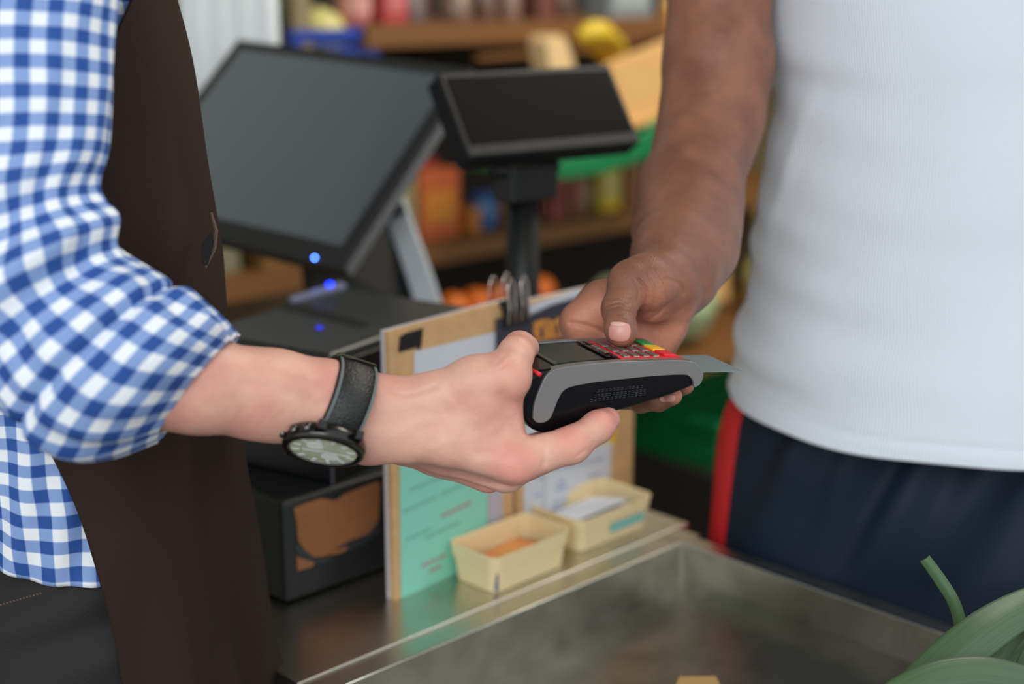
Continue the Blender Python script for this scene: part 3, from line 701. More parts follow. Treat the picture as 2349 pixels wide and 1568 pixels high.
def board(x0, x1, h0, h1, label):
    r = thing('menu_board', label, 'board', mw=MB_ @ Matrix.Translation((x0, 0, 0)), group='menu boards on the counter')
    L = x1-x0
    b = B(); b.prism([(0,0),(L,0),(L,h1),(0,h0)], 0, -so*.006, 'z'); b.build('cardboard_sheet', CARD, r, bevel=.0004)
    b = B(); b.prism([(0,0),(L,0),(L,h1),(0,h0)], -so*.0062, -so*.0115, 'z'); q = b.build('backing_sheet', WEDGE, r, bevel=.0004); q['label'] = 'white backing sheet'
    return r
hL = .276; hR = .262
bA = board(0, xs-.004, hL, hL, 'tan cardboard menu board at left with teal sheet, beside torn paper box')
bB = board(xs+.004, bL, hL-.006, hR, 'tan cardboard menu board at right with white and yellow sheets behind the hands')
def bsheet(name, pts, m, parent, x0, lift, label=None):
    Mi = (MB_ @ Matrix.Translation((x0, 0, 0))).inverted()
    return face_poly(name, pts, m, parent, Mi, Wbl+NB*so*lift, NB, label=label, out=Vector((0, 0, so*.0004)))
bsheet('white_sheet', [(950,806),(1152,757),(1152,1010),(950,1010)], WHITE, bA, 0, .0006)
bsheet('teal_sheet', [(916,1000),(1118,940),(1118,1283),(920,1372)], TEAL, bA, 0, .0006)
bsheet('text_strip', [(1120,1040),(1152,1030),(1152,1262),(1120,1278)], mat('greyed_paper', (190, 184, 196), .8), bA, 0, .0006)
INK = mat('faded_ink', (128, 192, 174), .8); INKR = mat('faded_red_ink', (176, 150, 148), .8); INKB = mat('faded_blue_ink', (150, 170, 210), .8); INKG = mat('faded_grey_ink', (168, 176, 196), .8)
for i, (x0, y0, x1, y1, m) in enumerate([(925,1170,1000,1135,INK),(1010,1130,1090,1094,INK),(1012,1180,1080,1148,INKR),(930,1235,990,1207,INK),(975,1230,1055,1192,INK),(968,1294,1000,1279,INKR),(1003,1278,1022,1268,INKR),(985,1306,1012,1293,INKR),(940,1120,1060,1070,INK)]):
    bsheet('ink_line', [(x0,y0),(x1,y1),(x1,y1+7),(x0,y0+7)], m, bA, 0, .0011)
TP = mat('black_tape', (14, 14, 15), .6, bump=.3, bscale=300)
bsheet('black_tape', [(917,772),(930,764),(970,752),(966,790),(962,803),(955,796),(914,808)], TP, bA, 0, .0012)
bsheet('white_sheet', [(1206,702),(1330,662),(1345,700),(1345,1150),(1200,1215)], mat('white_glossy_sheet', (216, 220, 230), .5), bB, xs+.004, .0006)
bsheet('yellow_sheet', [(1345,935),(1414,905),(1410,1018),(1340,1040)], mat('yellow_paper', (236, 196, 22), .7), bB, xs+.004, .0014)
bsheet('white_sheet', [(1252,1042),(1403,1012),(1398,1148),(1250,1200)], WHITE, bB, xs+.004, .0022)
for (x0, y0, x1, y1, m) in [(1262,1074,1385,1048,INKG),(1275,1120,1300,1112,INKB),(1280,1106,1296,1100,INKB),(1350,1090,1378,1083,INKB),(1270,1152,1330,1138,INKG),(1335,1118,1380,1107,INKG),(1262,1168,1310,1157,INKG),(1235,1095,1246,1092,INKG),(1228,1135,1242,1130,INKB)]:
    bsheet('ink_line', [(x0,y0),(x1,y1),(x1,y1+4),(x0,y0+4)], m, bB, xs+.004, .0030)
NAVC = mat('dark_slate_card', (58, 54, 68), .6)
dcard = thing('leaflet', 'dark slate leaflet with orange lettering clipped to the menu boards', 'leaflet', mw=MB_)
face_poly('leaflet_sheet', [(1137,731),(1216,722),(1262,700),(1342,676),(1348,905),(1137,960)], NAVC, dcard, MBi, Wbl+NB*so*.0030, NB, out=Vector((0,0,so*.0008)))
ORI = mat('orange_ink', (214, 142, 62), .7)
lo = [[(1221,742),(1240,733),(1262,731),(1262,738),(1246,741),(1238,752),(1229,752)], [(1222,752),(1236,752),(1240,772),(1228,776)], [(1244,744),(1252,742),(1262,770),(1250,775)],
      [(1256,741),(1276,733),(1280,741),(1270,744),(1274,768),(1264,770)], [(1276,730),(1286,727),(1296,762),(1284,766)], [(1288,726),(1304,720),(1308,734),(1300,740),(1306,756),(1296,760)],[(1226,780),(1310,760),(1310,766),(1226,786)]]
for k_ in lo: face_poly('orange_lettering', k_, ORI, dcard, MBi, Wbl+NB*so*.0041, NB, out=Vector((0,0,so*.0003)))
WIRE = mat('clip_wire', (226, 212, 206), .22, 1.0)
for i, (x, y) in enumerate([(1160, 700), (1190, 712)]):
    q = MBi @ on_plane(x, y, Wbl, NB)
    zt_ = hL-.006
    Mq = MB_ @ Matrix.Translation((q.x, zt_, 0))
    c_ = thing('binder_clip', ['black binder clip on menu board tops, the left of the pair', 'black binder clip on menu board tops, the right of the pair'][i], 'clip', mw=Mq, group='binder clips on the menu boards')
    b = B(); b.prism([(-.018, -.020),(-.018,-.016),(-.002,.0075),(.004,.0075),(.0075,-.016),(.0075,-.020),(.006,-.020),(.005,-.016),(.003,.0035),(-.0135,-.016),(-.0135,-.020)] if so > 0 else [(.018,-.020),(.002,.0075),(-.0075,-.02)], -.010, .010, 'x', Matrix(((1,0,0,0),(0,0,1,0),(0,1,0,0),(0,0,0,1))) @ Matrix.Identity(4) if False else Matrix(((1,0,0,0),(0,0,1,0),(0,1*so,0,0),(0,0,0,1))))
    b.build('clip_body', BLK, c_)
    for sgn in (1, -1):
        z0 = (.0085 if sgn > 0 else -.0185)*so
        b = B(); b.tube([(-.006,-.017,z0),(-.0045,.0,z0+.001*sgn),(-.0055,.022,z0-.0012*sgn),(-.002,.030,z0-.0016*sgn),(.002,.030,z0-.0016*sgn),(.0055,.022,z0-.0012*sgn),(.0045,0,z0+.001*sgn),(.006,-.017,z0)], .0011, 8); b.build('wire_handle', WIRE, c_, smooth=True)

# ---- punnets
WOOD = mat('pale_poplar_veneer', (246, 224, 176), .65, var=.3, vscale=30, stretch=(1, 1, 8), bump=.08, bscale=80, color2=(232, 200, 144))
def rrect(L, Wd_, r, n=6):
    out = []
    for cx, cy, a0 in ((L/2-r, Wd_/2-r, 0), (-L/2+r, Wd_/2-r, 90), (-L/2+r, -Wd_/2+r, 180), (L/2-r, -Wd_/2+r, 270)):
        for i in range(n+1): a = math.radians(a0+90*i/n); out.append((cx+r*math.cos(a), cy+r*math.sin(a)))
    return out
def punnet(s, t, ang, L, Wd_, h, label):
    M = MC @ Matrix.Translation((s, t, 0)) @ Matrix.Rotation(ang, 4, 'Z')
    r = thing('wooden_punnet', label, 'punnet', mw=M, group='wooden punnets on the counter')
    def wall(z0, z1, g0, g1, th, dip=0):
        b = B(); A0 = rrect(L+g0*2, Wd_+g0*2, .011); A1 = rrect(L+g1*2, Wd_+g1*2, .011); I0 = rrect(L+g0*2-2*th, Wd_+g0*2-2*th, .010); I1 = rrect(L+g1*2-2*th, Wd_+g1*2-2*th, .010)
        n = len(A0); dz = lambda p: -dip*(1-min(1, (abs(p[0])/(L/2)))**4)
        vs = [(x, y, z0) for x, y in A0]+[(x, y, z1+dz((x, y))) for x, y in A1]+[(x, y, z1+dz((x, y))) for x, y in I1]+[(x, y, z0) for x, y in I0]
        fs = []
        for k in range(4):
            for i in range(n): fs.append((k*n+i, k*n+(i+1) % n, ((k+1) % 4)*n+(i+1) % n, ((k+1) % 4)*n+i))
        b.add(vs, fs); return b
    wall(.0005, h, 0, .004, .0014, .001).build('side_wall', WOOD, r, smooth=False)
    wall(h-.013, h+.0008, .0042, .0056, .0014, .001).build('rim_band', WOOD, r)
    b = B(); b.prism(rrect(L-.001, Wd_-.001, .011), .0005, .002, 'z'); b.build('bottom', WOOD, r)
    return r, M
pA, MA = punnet(.190, -.0755, 0.02, .106, .060, .040, 'wooden punnet with orange cards, nearer the teal board')
pB, MB2 = punnet(.048, -.092, 0.0, .112, .070, .038, 'wooden punnet with white slips of paper, farther right on the counter')
b = B(); b.box(.0495,.0507,.026,.032,.003,.022); b.build('corner_sticker', mat('printed_sticker', (150, 150, 170), .6, var=.9, vscale=300), pA)
b = B(); b.box(-.045,.010,.0385,.0392,.012,.022); b.build('teal_sticker', mat('teal_sticker_paper', (132, 196, 186), .5), pB)
# cards in punnet A
ORC = mat('orange_card', (232, 146, 84), .6, var=.25, vscale=60); ORC2 = mat('amber_print', (230, 172, 88), .6)
for i in range(9):
    Mx = MA @ Matrix.Translation((-.004+random.uniform(-.001,.001), -.003, .0035+i*.0020)) @ Matrix.Rotation(random.uniform(-.03,.03)+.05, 4, 'Z') @ Matrix.Rotation(.10, 4, 'X')
    b = B(); b.box(-.041,.041,-.024,.024,-.0002,.0002)
    o = b.build('card', ORC if i != 0 else mat('violet_card', (110, 100, 160), .6)); o.matrix_basis = Mx
    tag(o, 'orange card with amber printing lying topmost in the nearer wooden punnet' if i == 8 else 'orange card, %s from the top of the stack in the nearer punnet' % ['', 'eighth', 'seventh', 'sixth', 'fifth', 'fourth', 'third', 'second', ''][i] if i else 'violet card at the bottom of the orange card stack', 'card', 'cards in the nearer punnet')
    if i == 8:
        for k in range(4):
            b2 = B(); b2.box(-.022+.006*(k % 2), .014, -.012+k*.0065, -.009+k*.0065, .0003, .0005); b2.build('printed_line', ORC2, o)
for i in range(5):
    Mx = MB2 @ Matrix.Translation((.004, -.004, .008+i*.0048)) @ Matrix.Rotation(.03*i-.05, 4, 'Z') @ Matrix.Rotation(.12+.02*i, 4, 'X')
    b = B(); b.box(-.045,.045,-.028,.026,-.0002,.0002); o = b.build('paper_slip', WHITE); o.matrix_basis = Mx
    tag(o, 'white printed slip lying topmost in the farther punnet' if i == 4 else 'white paper slip, %s from the top in the farther punnet' % ['fifth', 'fourth', 'third', 'second', ''][i], 'paper slip', 'paper slips in the farther punnet')
    if i == 4:
        for k in range(5): b2 = B(); b2.box(-.036, .03-.006*k, -.018+k*.008, -.0165+k*.008, .0003, .0005); b2.build('printed_line', INKG, o)

# ================================================================ card reader held by both people
Oc = P(1270, 843, 1.058)                                   # near, left end of the top edge
yaw = math.atan2(.40, .915)
u = Vector((math.cos(yaw), math.sin(yaw), 0)); tilt = math.radians(-4.2)
u = (u*math.cos(tilt)+CZ*math.sin(tilt)).normalized(); wv = Vector((-math.sin(yaw), math.cos(yaw), 0)); zv = u.cross(wv)
MT = frame(Oc, u, wv, zv); MTi = MT.inverted()
def tp(x, y, off=0.0):
    q = MTi @ on_plane(x, y, Oc+wv*off, wv); return (q.x, q.z)
term = thing('card_reader', 'black and silver handheld card payment terminal with red-framed keypad, card inserted', 'card reader', mw=MT)
GLB = mat('gloss_black_plastic', (9, 9, 13), .2, var=.1, spec=.25)
SIL = mat('silver_plastic', (132, 130, 130), .34, .5)
WD = .078
prof = [(1282,846),(1330,840),(1400,834),(1480,831),(1560,830),(1592,834),(1606,850),(1606,868),(1592,887),(1540,908),(1450,936),(1360,960),(1310,982),(1275,997),(1245,995),(1222,986),(1205,962),(1190,915),(1198,890),(1216,866),(1240,851)]
pp = [tp(x, y) for x, y in prof]
zt0 = max(p[1] for p in pp)
b = B(); b.prism(pp, .0015, WD-.0015, 'y'); b.build('body_shell', GLB, term, bevel=.0035, seg=4)
band = [(1222,958),(1226,925),(1238,890),(1252,862),(1268,849),(1284,843),(1330,836),(1400,830),(1480,827),(1560,826),(1592,830),(1607,843),(1613,860),(1606,880),(1592,887),(1590,876),(1582,864),(1566,859),(1500,862),(1430,869),(1360,877),(1312,886),(1292,896),(1280,915),(1270,940),(1262,958),(1248,968),(1230,968)]
def smooth_poly(p, n):
    a = np.array(p+[p[0]], dtype=float); return [tuple(v) for v in crv(a, n)[:-1]]
bp = [tp(x, y) for x, y in smooth_poly(band, 90)]
for nm, y0, y1 in (('silver_trim', -.0008, .0075), ('silver_trim', WD-.0075, WD+.0008)):
    b = B(); b.prism(bp, y0, y1, 'y'); b.build(nm, SIL, term, bevel=.0018, seg=4)
# speaker grille on the near side
GR = mat('grille_emboss', (52, 54, 60), .5)
for row, (x0, y0, x1, y1, n_) in enumerate([(1375,897,1473,887,12),(1366,909,1480,896,14),(1358,919,1480,904,14)]):
    b = B()
    for k in range(n_):
        x = x0+(x1-x0)*k/(n_-1); y = y0+(y1-y0)*k/(n_-1); q = tp(x, y)
        b.tube([(q[0]-.0010,.0012,q[1]-.0007),(q[0]+.0008,.0012,q[1]-.0007),(q[0]+.0010,.0012,q[1]+.0008),(q[0]-.0008,.0012,q[1]+.0008)], .00028, 5)
    b.build('speaker_grille', GR, term)
def top_z(x):   # height of the top surface along the reader
    xs_ = [p[0] for p in pp[:6]]; zs = [p[1] for p in pp[:6]]; return float(np.interp(x, xs_, zs))
x_a = pp[0][0]; x_e = pp[5][0]; LT = x_e-x_a
def slab(name, x0, x1, y0, y1, h0, h1, m, parent=term, bev=.0006, nseg=6):
    b = B(); n_ = nseg
    vs = []
    for i in range(n_+1):
        x = x0+(x1-x0)*i/n_; z = top_z(x)
        vs += [(x,y0,z+h0),(x,y1,z+h0),(x,y1,z+h1),(x,y0,z+h1)]
    fs = [(0,1,2,3),(4*n_+3,4*n_+2,4*n_+1,4*n_)]+[(4*i+k, 4*i+(k+1) % 4, 4*i+4+(k+1) % 4, 4*i+4+k) for i in range(n_) for k in range(4)]
    b.add(vs, fs); return b.build(name, m, parent, bevel=bev, seg=2)
SCG = mat('reader_screen_glass', (46, 52, 48), .28, spec=.22)
slab('top_plate', x_a+.001, x_e-.001, .006, WD-.006, -.004, .0006, mat('top_plate_black', (20, 20, 24), .3, spec=.3))
slab('silver_edge', x_a+.001, x_e-.006, WD-.0075, WD-.0045, -.003, .0018, SIL)
sc = slab('screen', x_a+.004, x_a+LT*.38, .012, WD-.012, .0002, .0012, SCG)
slab('screen_bezel', x_a+.001, x_a+.0045, .012, WD-.012, .0002, .0014, mat('bezel_grey', (60, 68, 64), .2))
REDP = mat('red_keypad_panel', (222, 44, 52), .45)
slab('keypad_panel', x_a+LT*.49, x_e-.0015, .008, WD-.008, .0004, .0013, REDP)
KEY = mat('key_rubber', (100, 95, 90), .4); KEYT = mat('key_edge', (178, 172, 160), .35)
def key(x0, x1, y0, y1, m, hh=.0024, nm='key'):
    k_ = slab(nm, x0, x1, y0, y1, .0012, hh, m, bev=.0005, nseg=1); return k_
kx0 = x_a+LT*.515; kx1 = x_e-.022; ncol = 4; nrow = 4
for i in range(ncol):
    for j in range(3):
        a0 = kx0+(kx1-kx0)*i/ncol+.0015; a1 = kx0+(kx1-kx0)*(i+1)/ncol-.0015; c0_ = .012+(WD-.024)*j/3+.0021; c1_ = .012+(WD-.024)*(j+1)/3-.0021
        key(a0, a1, c0_, c1_, KEY)
        slab('key_lip', a0+.0005, a1-.0005, c0_-.0007, c0_-.0001, .0012, .0018, KEYT, bev=0, nseg=1)
for j, (m, nm) in enumerate([(REDP, 'cancel_key'), (mat('yellow_key_rubber', (248, 190, 40), .45), 'clear_key'), (mat('green_key_rubber', (22, 150, 76), .45), 'enter_key')]):
    key(x_e-.0195, x_e-.008, .012+(WD-.024)*j/3+.0012, .012+(WD-.024)*(j+1)/3-.0012, m, .0032, nm)
for j in range(4):
    key(x_a+LT*.395, x_a+LT*.43, .012+(WD-.024)*j/4+.001, .012+(WD-.024)*(j+1)/4-.001, GLB, .0026, 'function_key')
    key(x_a+LT*.443, x_a+LT*.478, .012+(WD-.024)*j/4+.001, .012+(WD-.024)*(j+1)/4-.001, GLB if j in (0, 3) else SIL if j == 2 else KEY, .0026, 'function_key')
# red release line at the printer end
q0 = tp(1240, 858, .006); q1 = tp(1217, 848, .030)
b = B(); a_ = Vector(MTi @ P(1239, 859, 1.053)); c_ = Vector(MTi @ P(1216, 847, 1.064)); b.tube([a_, c_], .0016, 10); b.build('release_tab', mat('red_tab', (226, 36, 48), .35), term, smooth=True)
b = B(); q = tp(1268, 935)
# bank card in the slot
mid = -.009
def solve_x(pxx, yloc, zl):
    best = None
    for xx in np.arange(LT*.8, LT*2, .0005):
        x, y, d = to_px(np.array([(MT @ Vector((float(xx), yloc, zl)))[:]]))
        if best is None or abs(x[0]-pxx) < best[0]: best = (abs(x[0]-pxx), float(xx))
    return best[1]
zc_ = top_z(x_e)-.011
xr = solve_x(1704, .012, zc_)
Mk = MT @ Matrix.Translation((xr, .012, zc_)) @ Matrix.Rotation(.02, 4, 'Y')
cdp = [( -r_[0]*1.0-.0428, r_[1]+.027) for r_ in rrect(.0856, .054, .003)]
b = B(); b.prism(cdp, -.0004, .0004, 'z'); o = b.build('bank_card', mat('grey_card_plastic', (122, 138, 140), .4)); o.matrix_basis = Mk
tag(o, 'plain grey bank card sticking out of the card reader', 'bank card')

# ================================================================ wristwatch
Wc = P(768, 938, 1.042); ax = (P(880, 972, 1.052)-P(690, 915, 1.028)).normalized()
nz_ = (UP-ax*UP.dot(ax)).normalized(); nf = ax.cross(nz_); 
if nf.dot(FW) > 0: nf = -nf
MW = frame(Wc, ax, nf, nz_)                # x along arm, y to the viewer, z up
MW = MW if MW.to_3x3().determinant() > 0 else frame(Wc, ax, nf, nz_)
watch = thing('wristwatch', 'large black wristwatch with leather strap and pale dial on the pale wrist', 'watch', mw=MW)
LEA = mat('black_leather', (30, 31, 30), .38, var=.3, vscale=60, bump=.5, bscale=700)
RH = 111*PXM(1.045); RD = .0355; WB = 96*PXM(1.04)/2
def ringmesh(r_add, x0, x1, th, a0=0, a1=2*math.pi, n_=64, tilt=.10, bulge=.0):
    b = B(); vs = []; fs = []
    for i in range(n_+1):
        a = a0+(a1-a0)*i/n_; ca, sa = math.cos(a), math.sin(a)
        for (xx, rr) in ((x0, 0), (x0+.0015, th), ((x0+x1)/2, th+bulge), (x1-.0015, th), (x1, 0)):
            y = ca*(RD+r_add+rr); z = sa*(RH+r_add+rr); vs.append((xx+z*tilt, y, z))
    for i in range(n_):
        for k in range(4): fs.append((i*5+k, i*5+k+1, (i+1)*5+k+1, (i+1)*5+k))
        fs.append((i*5+4, i*5, (i+1)*5, (i+1)*5+4))
    b.add(vs, fs); return b
ringmesh(.0, -WB, WB, .0028, bulge=.0006).build('strap', LEA, watch, smooth=True)
for sx in (-1, 1):
    ringmesh(.003, sx*WB*.86-.0004, sx*WB*.86+.0004, .0006, a0=-.9, a1=1.3).build('strap_stitching', mat('grey_thread', (96, 104, 104), .7), watch)
ringmesh(.0028, -WB*1.02, WB*1.02, .0022, a0=1.28, a1=1.50, n_=8).build('strap_keeper', mat('olive_leather', (66, 70, 52), .4), watch)
MET = mat('dark_watch_metal', (62, 60, 60), .25, .9); BEZ = mat('grey_watch_bezel', (98, 96, 92), .2, 1.0)
Dc = P(742, 1032, 1.012); view = (Dc-CAM).normalized()
beta = math.radians(50)
dn = Vector((-.10, -math.cos(beta), -math.sin(beta))); dn = (dn-ax*dn.dot(ax)*.7).normalized()
dx = (ax-dn*ax.dot(dn)).normalized(); dy = dn.cross(dx)
MWi = MW.inverted(); MD = MWi @ frame(Dc, dx, dy, dn)
RC = 96*PXM(1.012)
b = B(); b.lathe([(RC*.80,-.011),(RC*.94,-.010),(RC,-.006),(RC,-.001),(RC*.96,.0012),(RC*.84,.0012),(RC*.83,-.0004)], 64, MD); b.build('case', MET, watch, smooth=True)
b = B(); b.lathe([(RC*.80,.0006),(RC*.86,.0022),(RC*.95,.0020),(RC*.99,.0004)], 64, MD, cap=False); b.build('bezel', BEZ, watch, smooth=True)
b = B(); b.lathe([(RC*.02,.0006),(RC*.82,.0006),(RC*.82,.0003)], 48, MD); dl = b.build('dial', mat('olive_grey_dial', (206, 212, 170), .4, var=.6, vscale=60, color2=(120, 128, 96)), watch)
LUM = mat('white_lume', (236, 240, 236), .4)
for k in range(12):
    a = 2*math.pi*k/12; b = B(); b.box(RC*.58, RC*.78, -RC*.045, RC*.045, .0007, .0011, MD @ Matrix.Rotation(a, 4, 'Z')); b.build('hour_marker', LUM, dl)
for a, l_, w_ in ((3.5, .50, .05), (.25, .66, .035), (2.0, .7, .012)):
    b = B(); b.box(-RC*.1, RC*l_, -RC*w_, RC*w_, .0013, .0016, MD @ Matrix.Rotation(a, 4, 'Z')); b.build('hand', LUM, dl)
for a_, r_ in ((-.75, .22), (2.5, .22)):
    b = B(); b.lathe([(RC*.02,.0007),(RC*r_,.0007),(RC*r_,.0010)], 24, MD @ Matrix.Translation((RC*.36*math.cos(a_), RC*.36*math.sin(a_), 0))); b.build('subdial', mat('pale_subdial', (244, 248, 240), .5), dl)
for k, (a, ln) in enumerate(((math.pi*.86, .0035), (math.pi*.74, .0045), (math.pi*1.0, .004))):
    b = B(); b.lathe([(.0012,0),(.0030,.0004),(.0034,.0026),(.0030,ln),(.001,ln+.0008)], 16, MD @ Matrix.Rotation(a, 4, 'Z') @ Matrix.Translation((RC*.98, 0, -.004)) @ Matrix.Rotation(math.pi/2, 4, 'Y')); b.build('crown' if k == 0 else 'push_button', BEZ, watch, smooth=True)
for sx in (-1, 1):
    
    for s2 in (-1, 1): b = B(); b.box(sx*WB*.9-.003, sx*WB*.9+.003, s2*RC*.92-.007, s2*RC*.92+.007, -.009, -.0015, MD); b.build('lug', MET, watch, bevel=.001)
b = B(); b.lathe([(RC*.02,.0017),(RC*.80,.0017),(RC*.80,.0020),(RC*.02,.0024)], 48, MD)
gm = bpy.data.materials.new('watch_crystal'); gm.use_nodes = True; gb = gm.node_tree.nodes['Principled BSDF']; gb.inputs['Alpha'].default_value = .12; gb.inputs['Roughness'].default_value = .05
b.build('crystal', gm, watch, smooth=True)

# ================================================================ leek leaves in the tray
def leafmat():
    m = bpy.data.materials.new('leek_leaf'); m.use_nodes = True; t = NT(m)
    uv = t.new('ShaderNodeUVMap'); mp = t.new('ShaderNodeMapping'); mp.inputs['Scale'].default_value = (900, 4, 1); t.link(uv.outputs[0], mp.inputs[0])
    nz = t.new('ShaderNodeTexNoise'); nz.inputs['Scale'].default_value = 1.0; nz.inputs['Detail'].default_value = 3; t.link(mp.outputs[0], nz.inputs['Vector'])
    mx = t.new('ShaderNodeMix', data_type='RGBA'); mx.inputs[6].default_value = lin((40, 68, 50)); mx.inputs[7].default_value = lin((82, 110, 86)); mr = t.new('ShaderNodeMapRange'); mr.inputs[1].default_value = .2; mr.inputs[2].default_value = .8; t.link(nz.outputs['Fac'], mr.inputs[0]); t.link(mr.outputs[0], mx.inputs[0])
    n2 = t.new('ShaderNodeTexNoise'); n2.inputs['Scale'].default_value = 9; tc = t.new('ShaderNodeTexCoord'); t.link(tc.outputs['Object'], n2.inputs['Vector'])
    m2 = t.new('ShaderNodeMix', data_type='RGBA'); t.link(n2.outputs['Fac'], m2.inputs[0]); t.link(mx.outputs[2], m2.inputs[6]); m2.inputs[7].default_value = lin((74, 100, 56))
    t.link(m2.outputs[2], t.b.inputs['Base Color']); t.b.inputs['Roughness'].default_value = .42
    bp = t.new('ShaderNodeBump'); bp.inputs['Strength'].default_value = .25; bp.inputs['Distance'].default_value = .0006; t.link(nz.outputs['Fac'], bp.inputs['Height']); t.link(bp.outputs[0], t.b.inputs['Normal'])
    return m
LEAF = leafmat()
leek = thing('leek', 'leek with long arching dark green leaves rising from the tray', 'leek', loc=W(.33, .52, -.06))
def leaf(pts, m=LEAF, fold=.25, nu=14, nv=60, side=None):
    """pts: (px, py, depth, half width px, twist)"""
    q = crv([list(P(p[0], p[1], p[2]))+[p[3]*PXM(p[2]), p[4]] for p in pts], nv)
    vs = []; uv = []; L = 0
    for i in range(nv):
        c = Vector(q[i, :3]); t = Vector(q[min(i+1, nv-1), :3])-Vector(q[max(i-1, 0), :3]); t.normalize()
        if i: L += (Vector(q[i, :3])-Vector(q[i-1, :3])).length
        vd = (c-CAM).normalized(); a = t.cross(vd).normalized(); n = a.cross(t).normalized()
        tw = q[i, 4]; a2 = a*math.cos(tw)+n*math.sin(tw); n2 = n*math.cos(tw)-a*math.sin(tw)
        for j in range(nu+1):
            s_ = -1+2*j/nu; vs.append(c+a2*(s_*q[i, 3])+n2*(abs(s_)**1.6*q[i, 3]*fold)); uv.append((s_*q[i, 3], L))
    fs = [(i*(nu+1)+j, i*(nu+1)+j+1, (i+1)*(nu+1)+j+1, (i+1)*(nu+1)+j) for i in range(nv-1) for j in range(nu)]
    o = meshobj('leaf', vs, fs, m, None, True, uv); toP(o, leek); md = o.modifiers.new('s', 'SOLIDIFY'); md.thickness = .0011; return o
leaf([(1950,1780,1.06,45,.1),(2050,1655,1.07,50,.1),(2145,1545,1.085,54,.15),(2250,1452,1.10,50,.2),(2349,1392,1.12,44,.3),(2480,1350,1.14,38,.3)])
leaf([(1880,1860,1.02,60,0),(1990,1690,1.03,62,0),(2110,1590,1.04,58,.1),(2230,1556,1.05,54,.2),(2349,1572,1.06,50,.3),(2480,1620,1.07,40,.3)])
leaf([(2260,1640,1.16,20,.4),(2215,1500,1.155,16,.5),(2192,1395,1.15,13,.3),(2160,1335,1.15,12.5,.1),(2122,1281,1.15,11,0)], fold=.5, nv=40)
leaf([(2180,1700,1.11,30,.2),(2230,1590,1.12,34,.2),(2290,1480,1.14,34,.1),(2349,1420,1.15,30,.1),(2450,1380,1.17,22,.1)])
leaf([(2120,1720,1.12,26,.5),(2190,1610,1.14,30,.3),(2270,1540,1.155,32,.3),(2349,1490,1.17,34,.2),(2470,1460,1.18,26,.1)])
leaf([(2300,1760,1.08,40,-.2),(2345,1620,1.10,44,-.2),(2390,1500,1.12,40,-.2),(2450,1400,1.14,30,-.2)])
b = B(); b.tube([P(2040,1960,1.05), P(2100,1840,1.06), P(2150,1740,1.08)], [.021,.02,.026], 24); q = b.build('stalk', mat('pale_leek_stalk', (206, 220, 176), .4), smooth=True); toP(q, leek)
wd = B(); pr2 = [G(1558,1563,ZC-.045), G(1642,1562,ZC-.045), G(1680,1640,ZC-.045), G(1520,1640,ZC-.045)]
wd.add([v for v in pr2]+[v+Vector((0,0,.006)) for v in pr2], [(3,2,1,0),(4,5,6,7),(0,1,5,4),(1,2,6,5),(2,3,7,6),(3,0,4,7)])
o = wd.build('wooden_tag', mat('tan_wood', (206, 164, 104), .7), bevel=.001); recenter(o); tag(o, 'tan wooden price tag lying in the steel tray at the lower edge', 'tag')

# ================================================================ shelving and goods behind the counter
SHW = mat('brown_shelf_wood', (128, 84, 38), .6, var=.4, vscale=12, stretch=(.2, 1, 1))
DKP = mat('dark_back_panel', (46, 42, 34), .8, var=.3, vscale=4)
unit = thing('shelving_unit', 'long brown wooden shelving unit stocked with groceries behind the till', 'shelving', mw=MS)
ZS = (.06, .28, .60, .945, 1.41)
for z in ZS:
    b = B(); x0 = -.14 if z > 1.2 else -1.6; b.box(x0, 3.2, 0, .40, z-.045, z); b.build('shelf_board', SHW, unit, bevel=.002)
b = B(); b.box(-1.6, 3.2, .402, .42, 0, 1.62); b.build('back_panel', DKP, unit)
for x in (-1.6, -.28, 1.55, 3.2):
    b = B(); b.box(x-.02, x+.02, .02, .40, 0, 1.62); b.build('upright', mat('pale_upright_wood', (150, 134, 100), .7), unit, bevel=.002)
def gp(x, y, z, rz=0): return MS @ Matrix.Translation((x, y, z)) @ Matrix.Rotation(rz, 4, 'Z')
def lab(M, x0, x1, y, z0, z1, m, par): b = B(); b.box(x0, x1, y-.0012, y, z0, z1); b.build('label', m, par)
def pack(x, z, w_, h, d, c, c2, label, cat='pack', y=.05, group=None):
    m = mat('pack_%d_%d_%d' % c, c, .5, var=.2, vscale=30); r = thing('food_pack', label, cat, mw=gp(x, y, z, random.uniform(-.06, .06)), group=group)
    b = B(); b.box(-w_/2, w_/2, 0, d, 0, h); b.build('carton', m, r, bevel=.003)
    if c2: lab(None, -w_*.36, w_*.36, -.0002, h*.25, h*.7, mat('print_%d_%d_%d' % c2, c2, .5), r)
def jar(x, z, rd, h, c, lid, label, y=.09, cat='jar', name='glass_jar', c2=None):
    r = thing(name, label, cat, mw=gp(x, y, z)); m = mat('jarfill_%d_%d_%d' % c, c, .25, var=.35, vscale=60, coat=.4)
    b = B(); b.lathe([(rd*.9,0),(rd,.006),(rd,h*.78),(rd*.75,h*.88),(rd*.72,h*.9)], 28); b.build('body', m, r, smooth=True)
    b = B(); b.lathe([(rd*.78,h*.9),(rd*.8,h*.91),(rd*.8,h),(rd*.7,h+.001)], 28); b.build('lid', mat('lid_%d_%d_%d' % lid, lid, .35), r, smooth=True)
    if c2: b = B(); b.lathe([(rd*1.01,h*.22),(rd*1.01,h*.62)], 28, cap=False); b.build('label', mat('print_%d_%d_%d' % c2, c2, .6), r, smooth=True)
Zm = .945
pack(.005, Zm, .045, .175, .06, (150, 140, 96), None, 'pale olive food pack beside the white monitor leg on the middle shelf')
pack(.095, Zm, .115, .15, .08, (196, 96, 44), (206, 130, 40), 'large orange and red food pack on the middle shelf, left of pole')
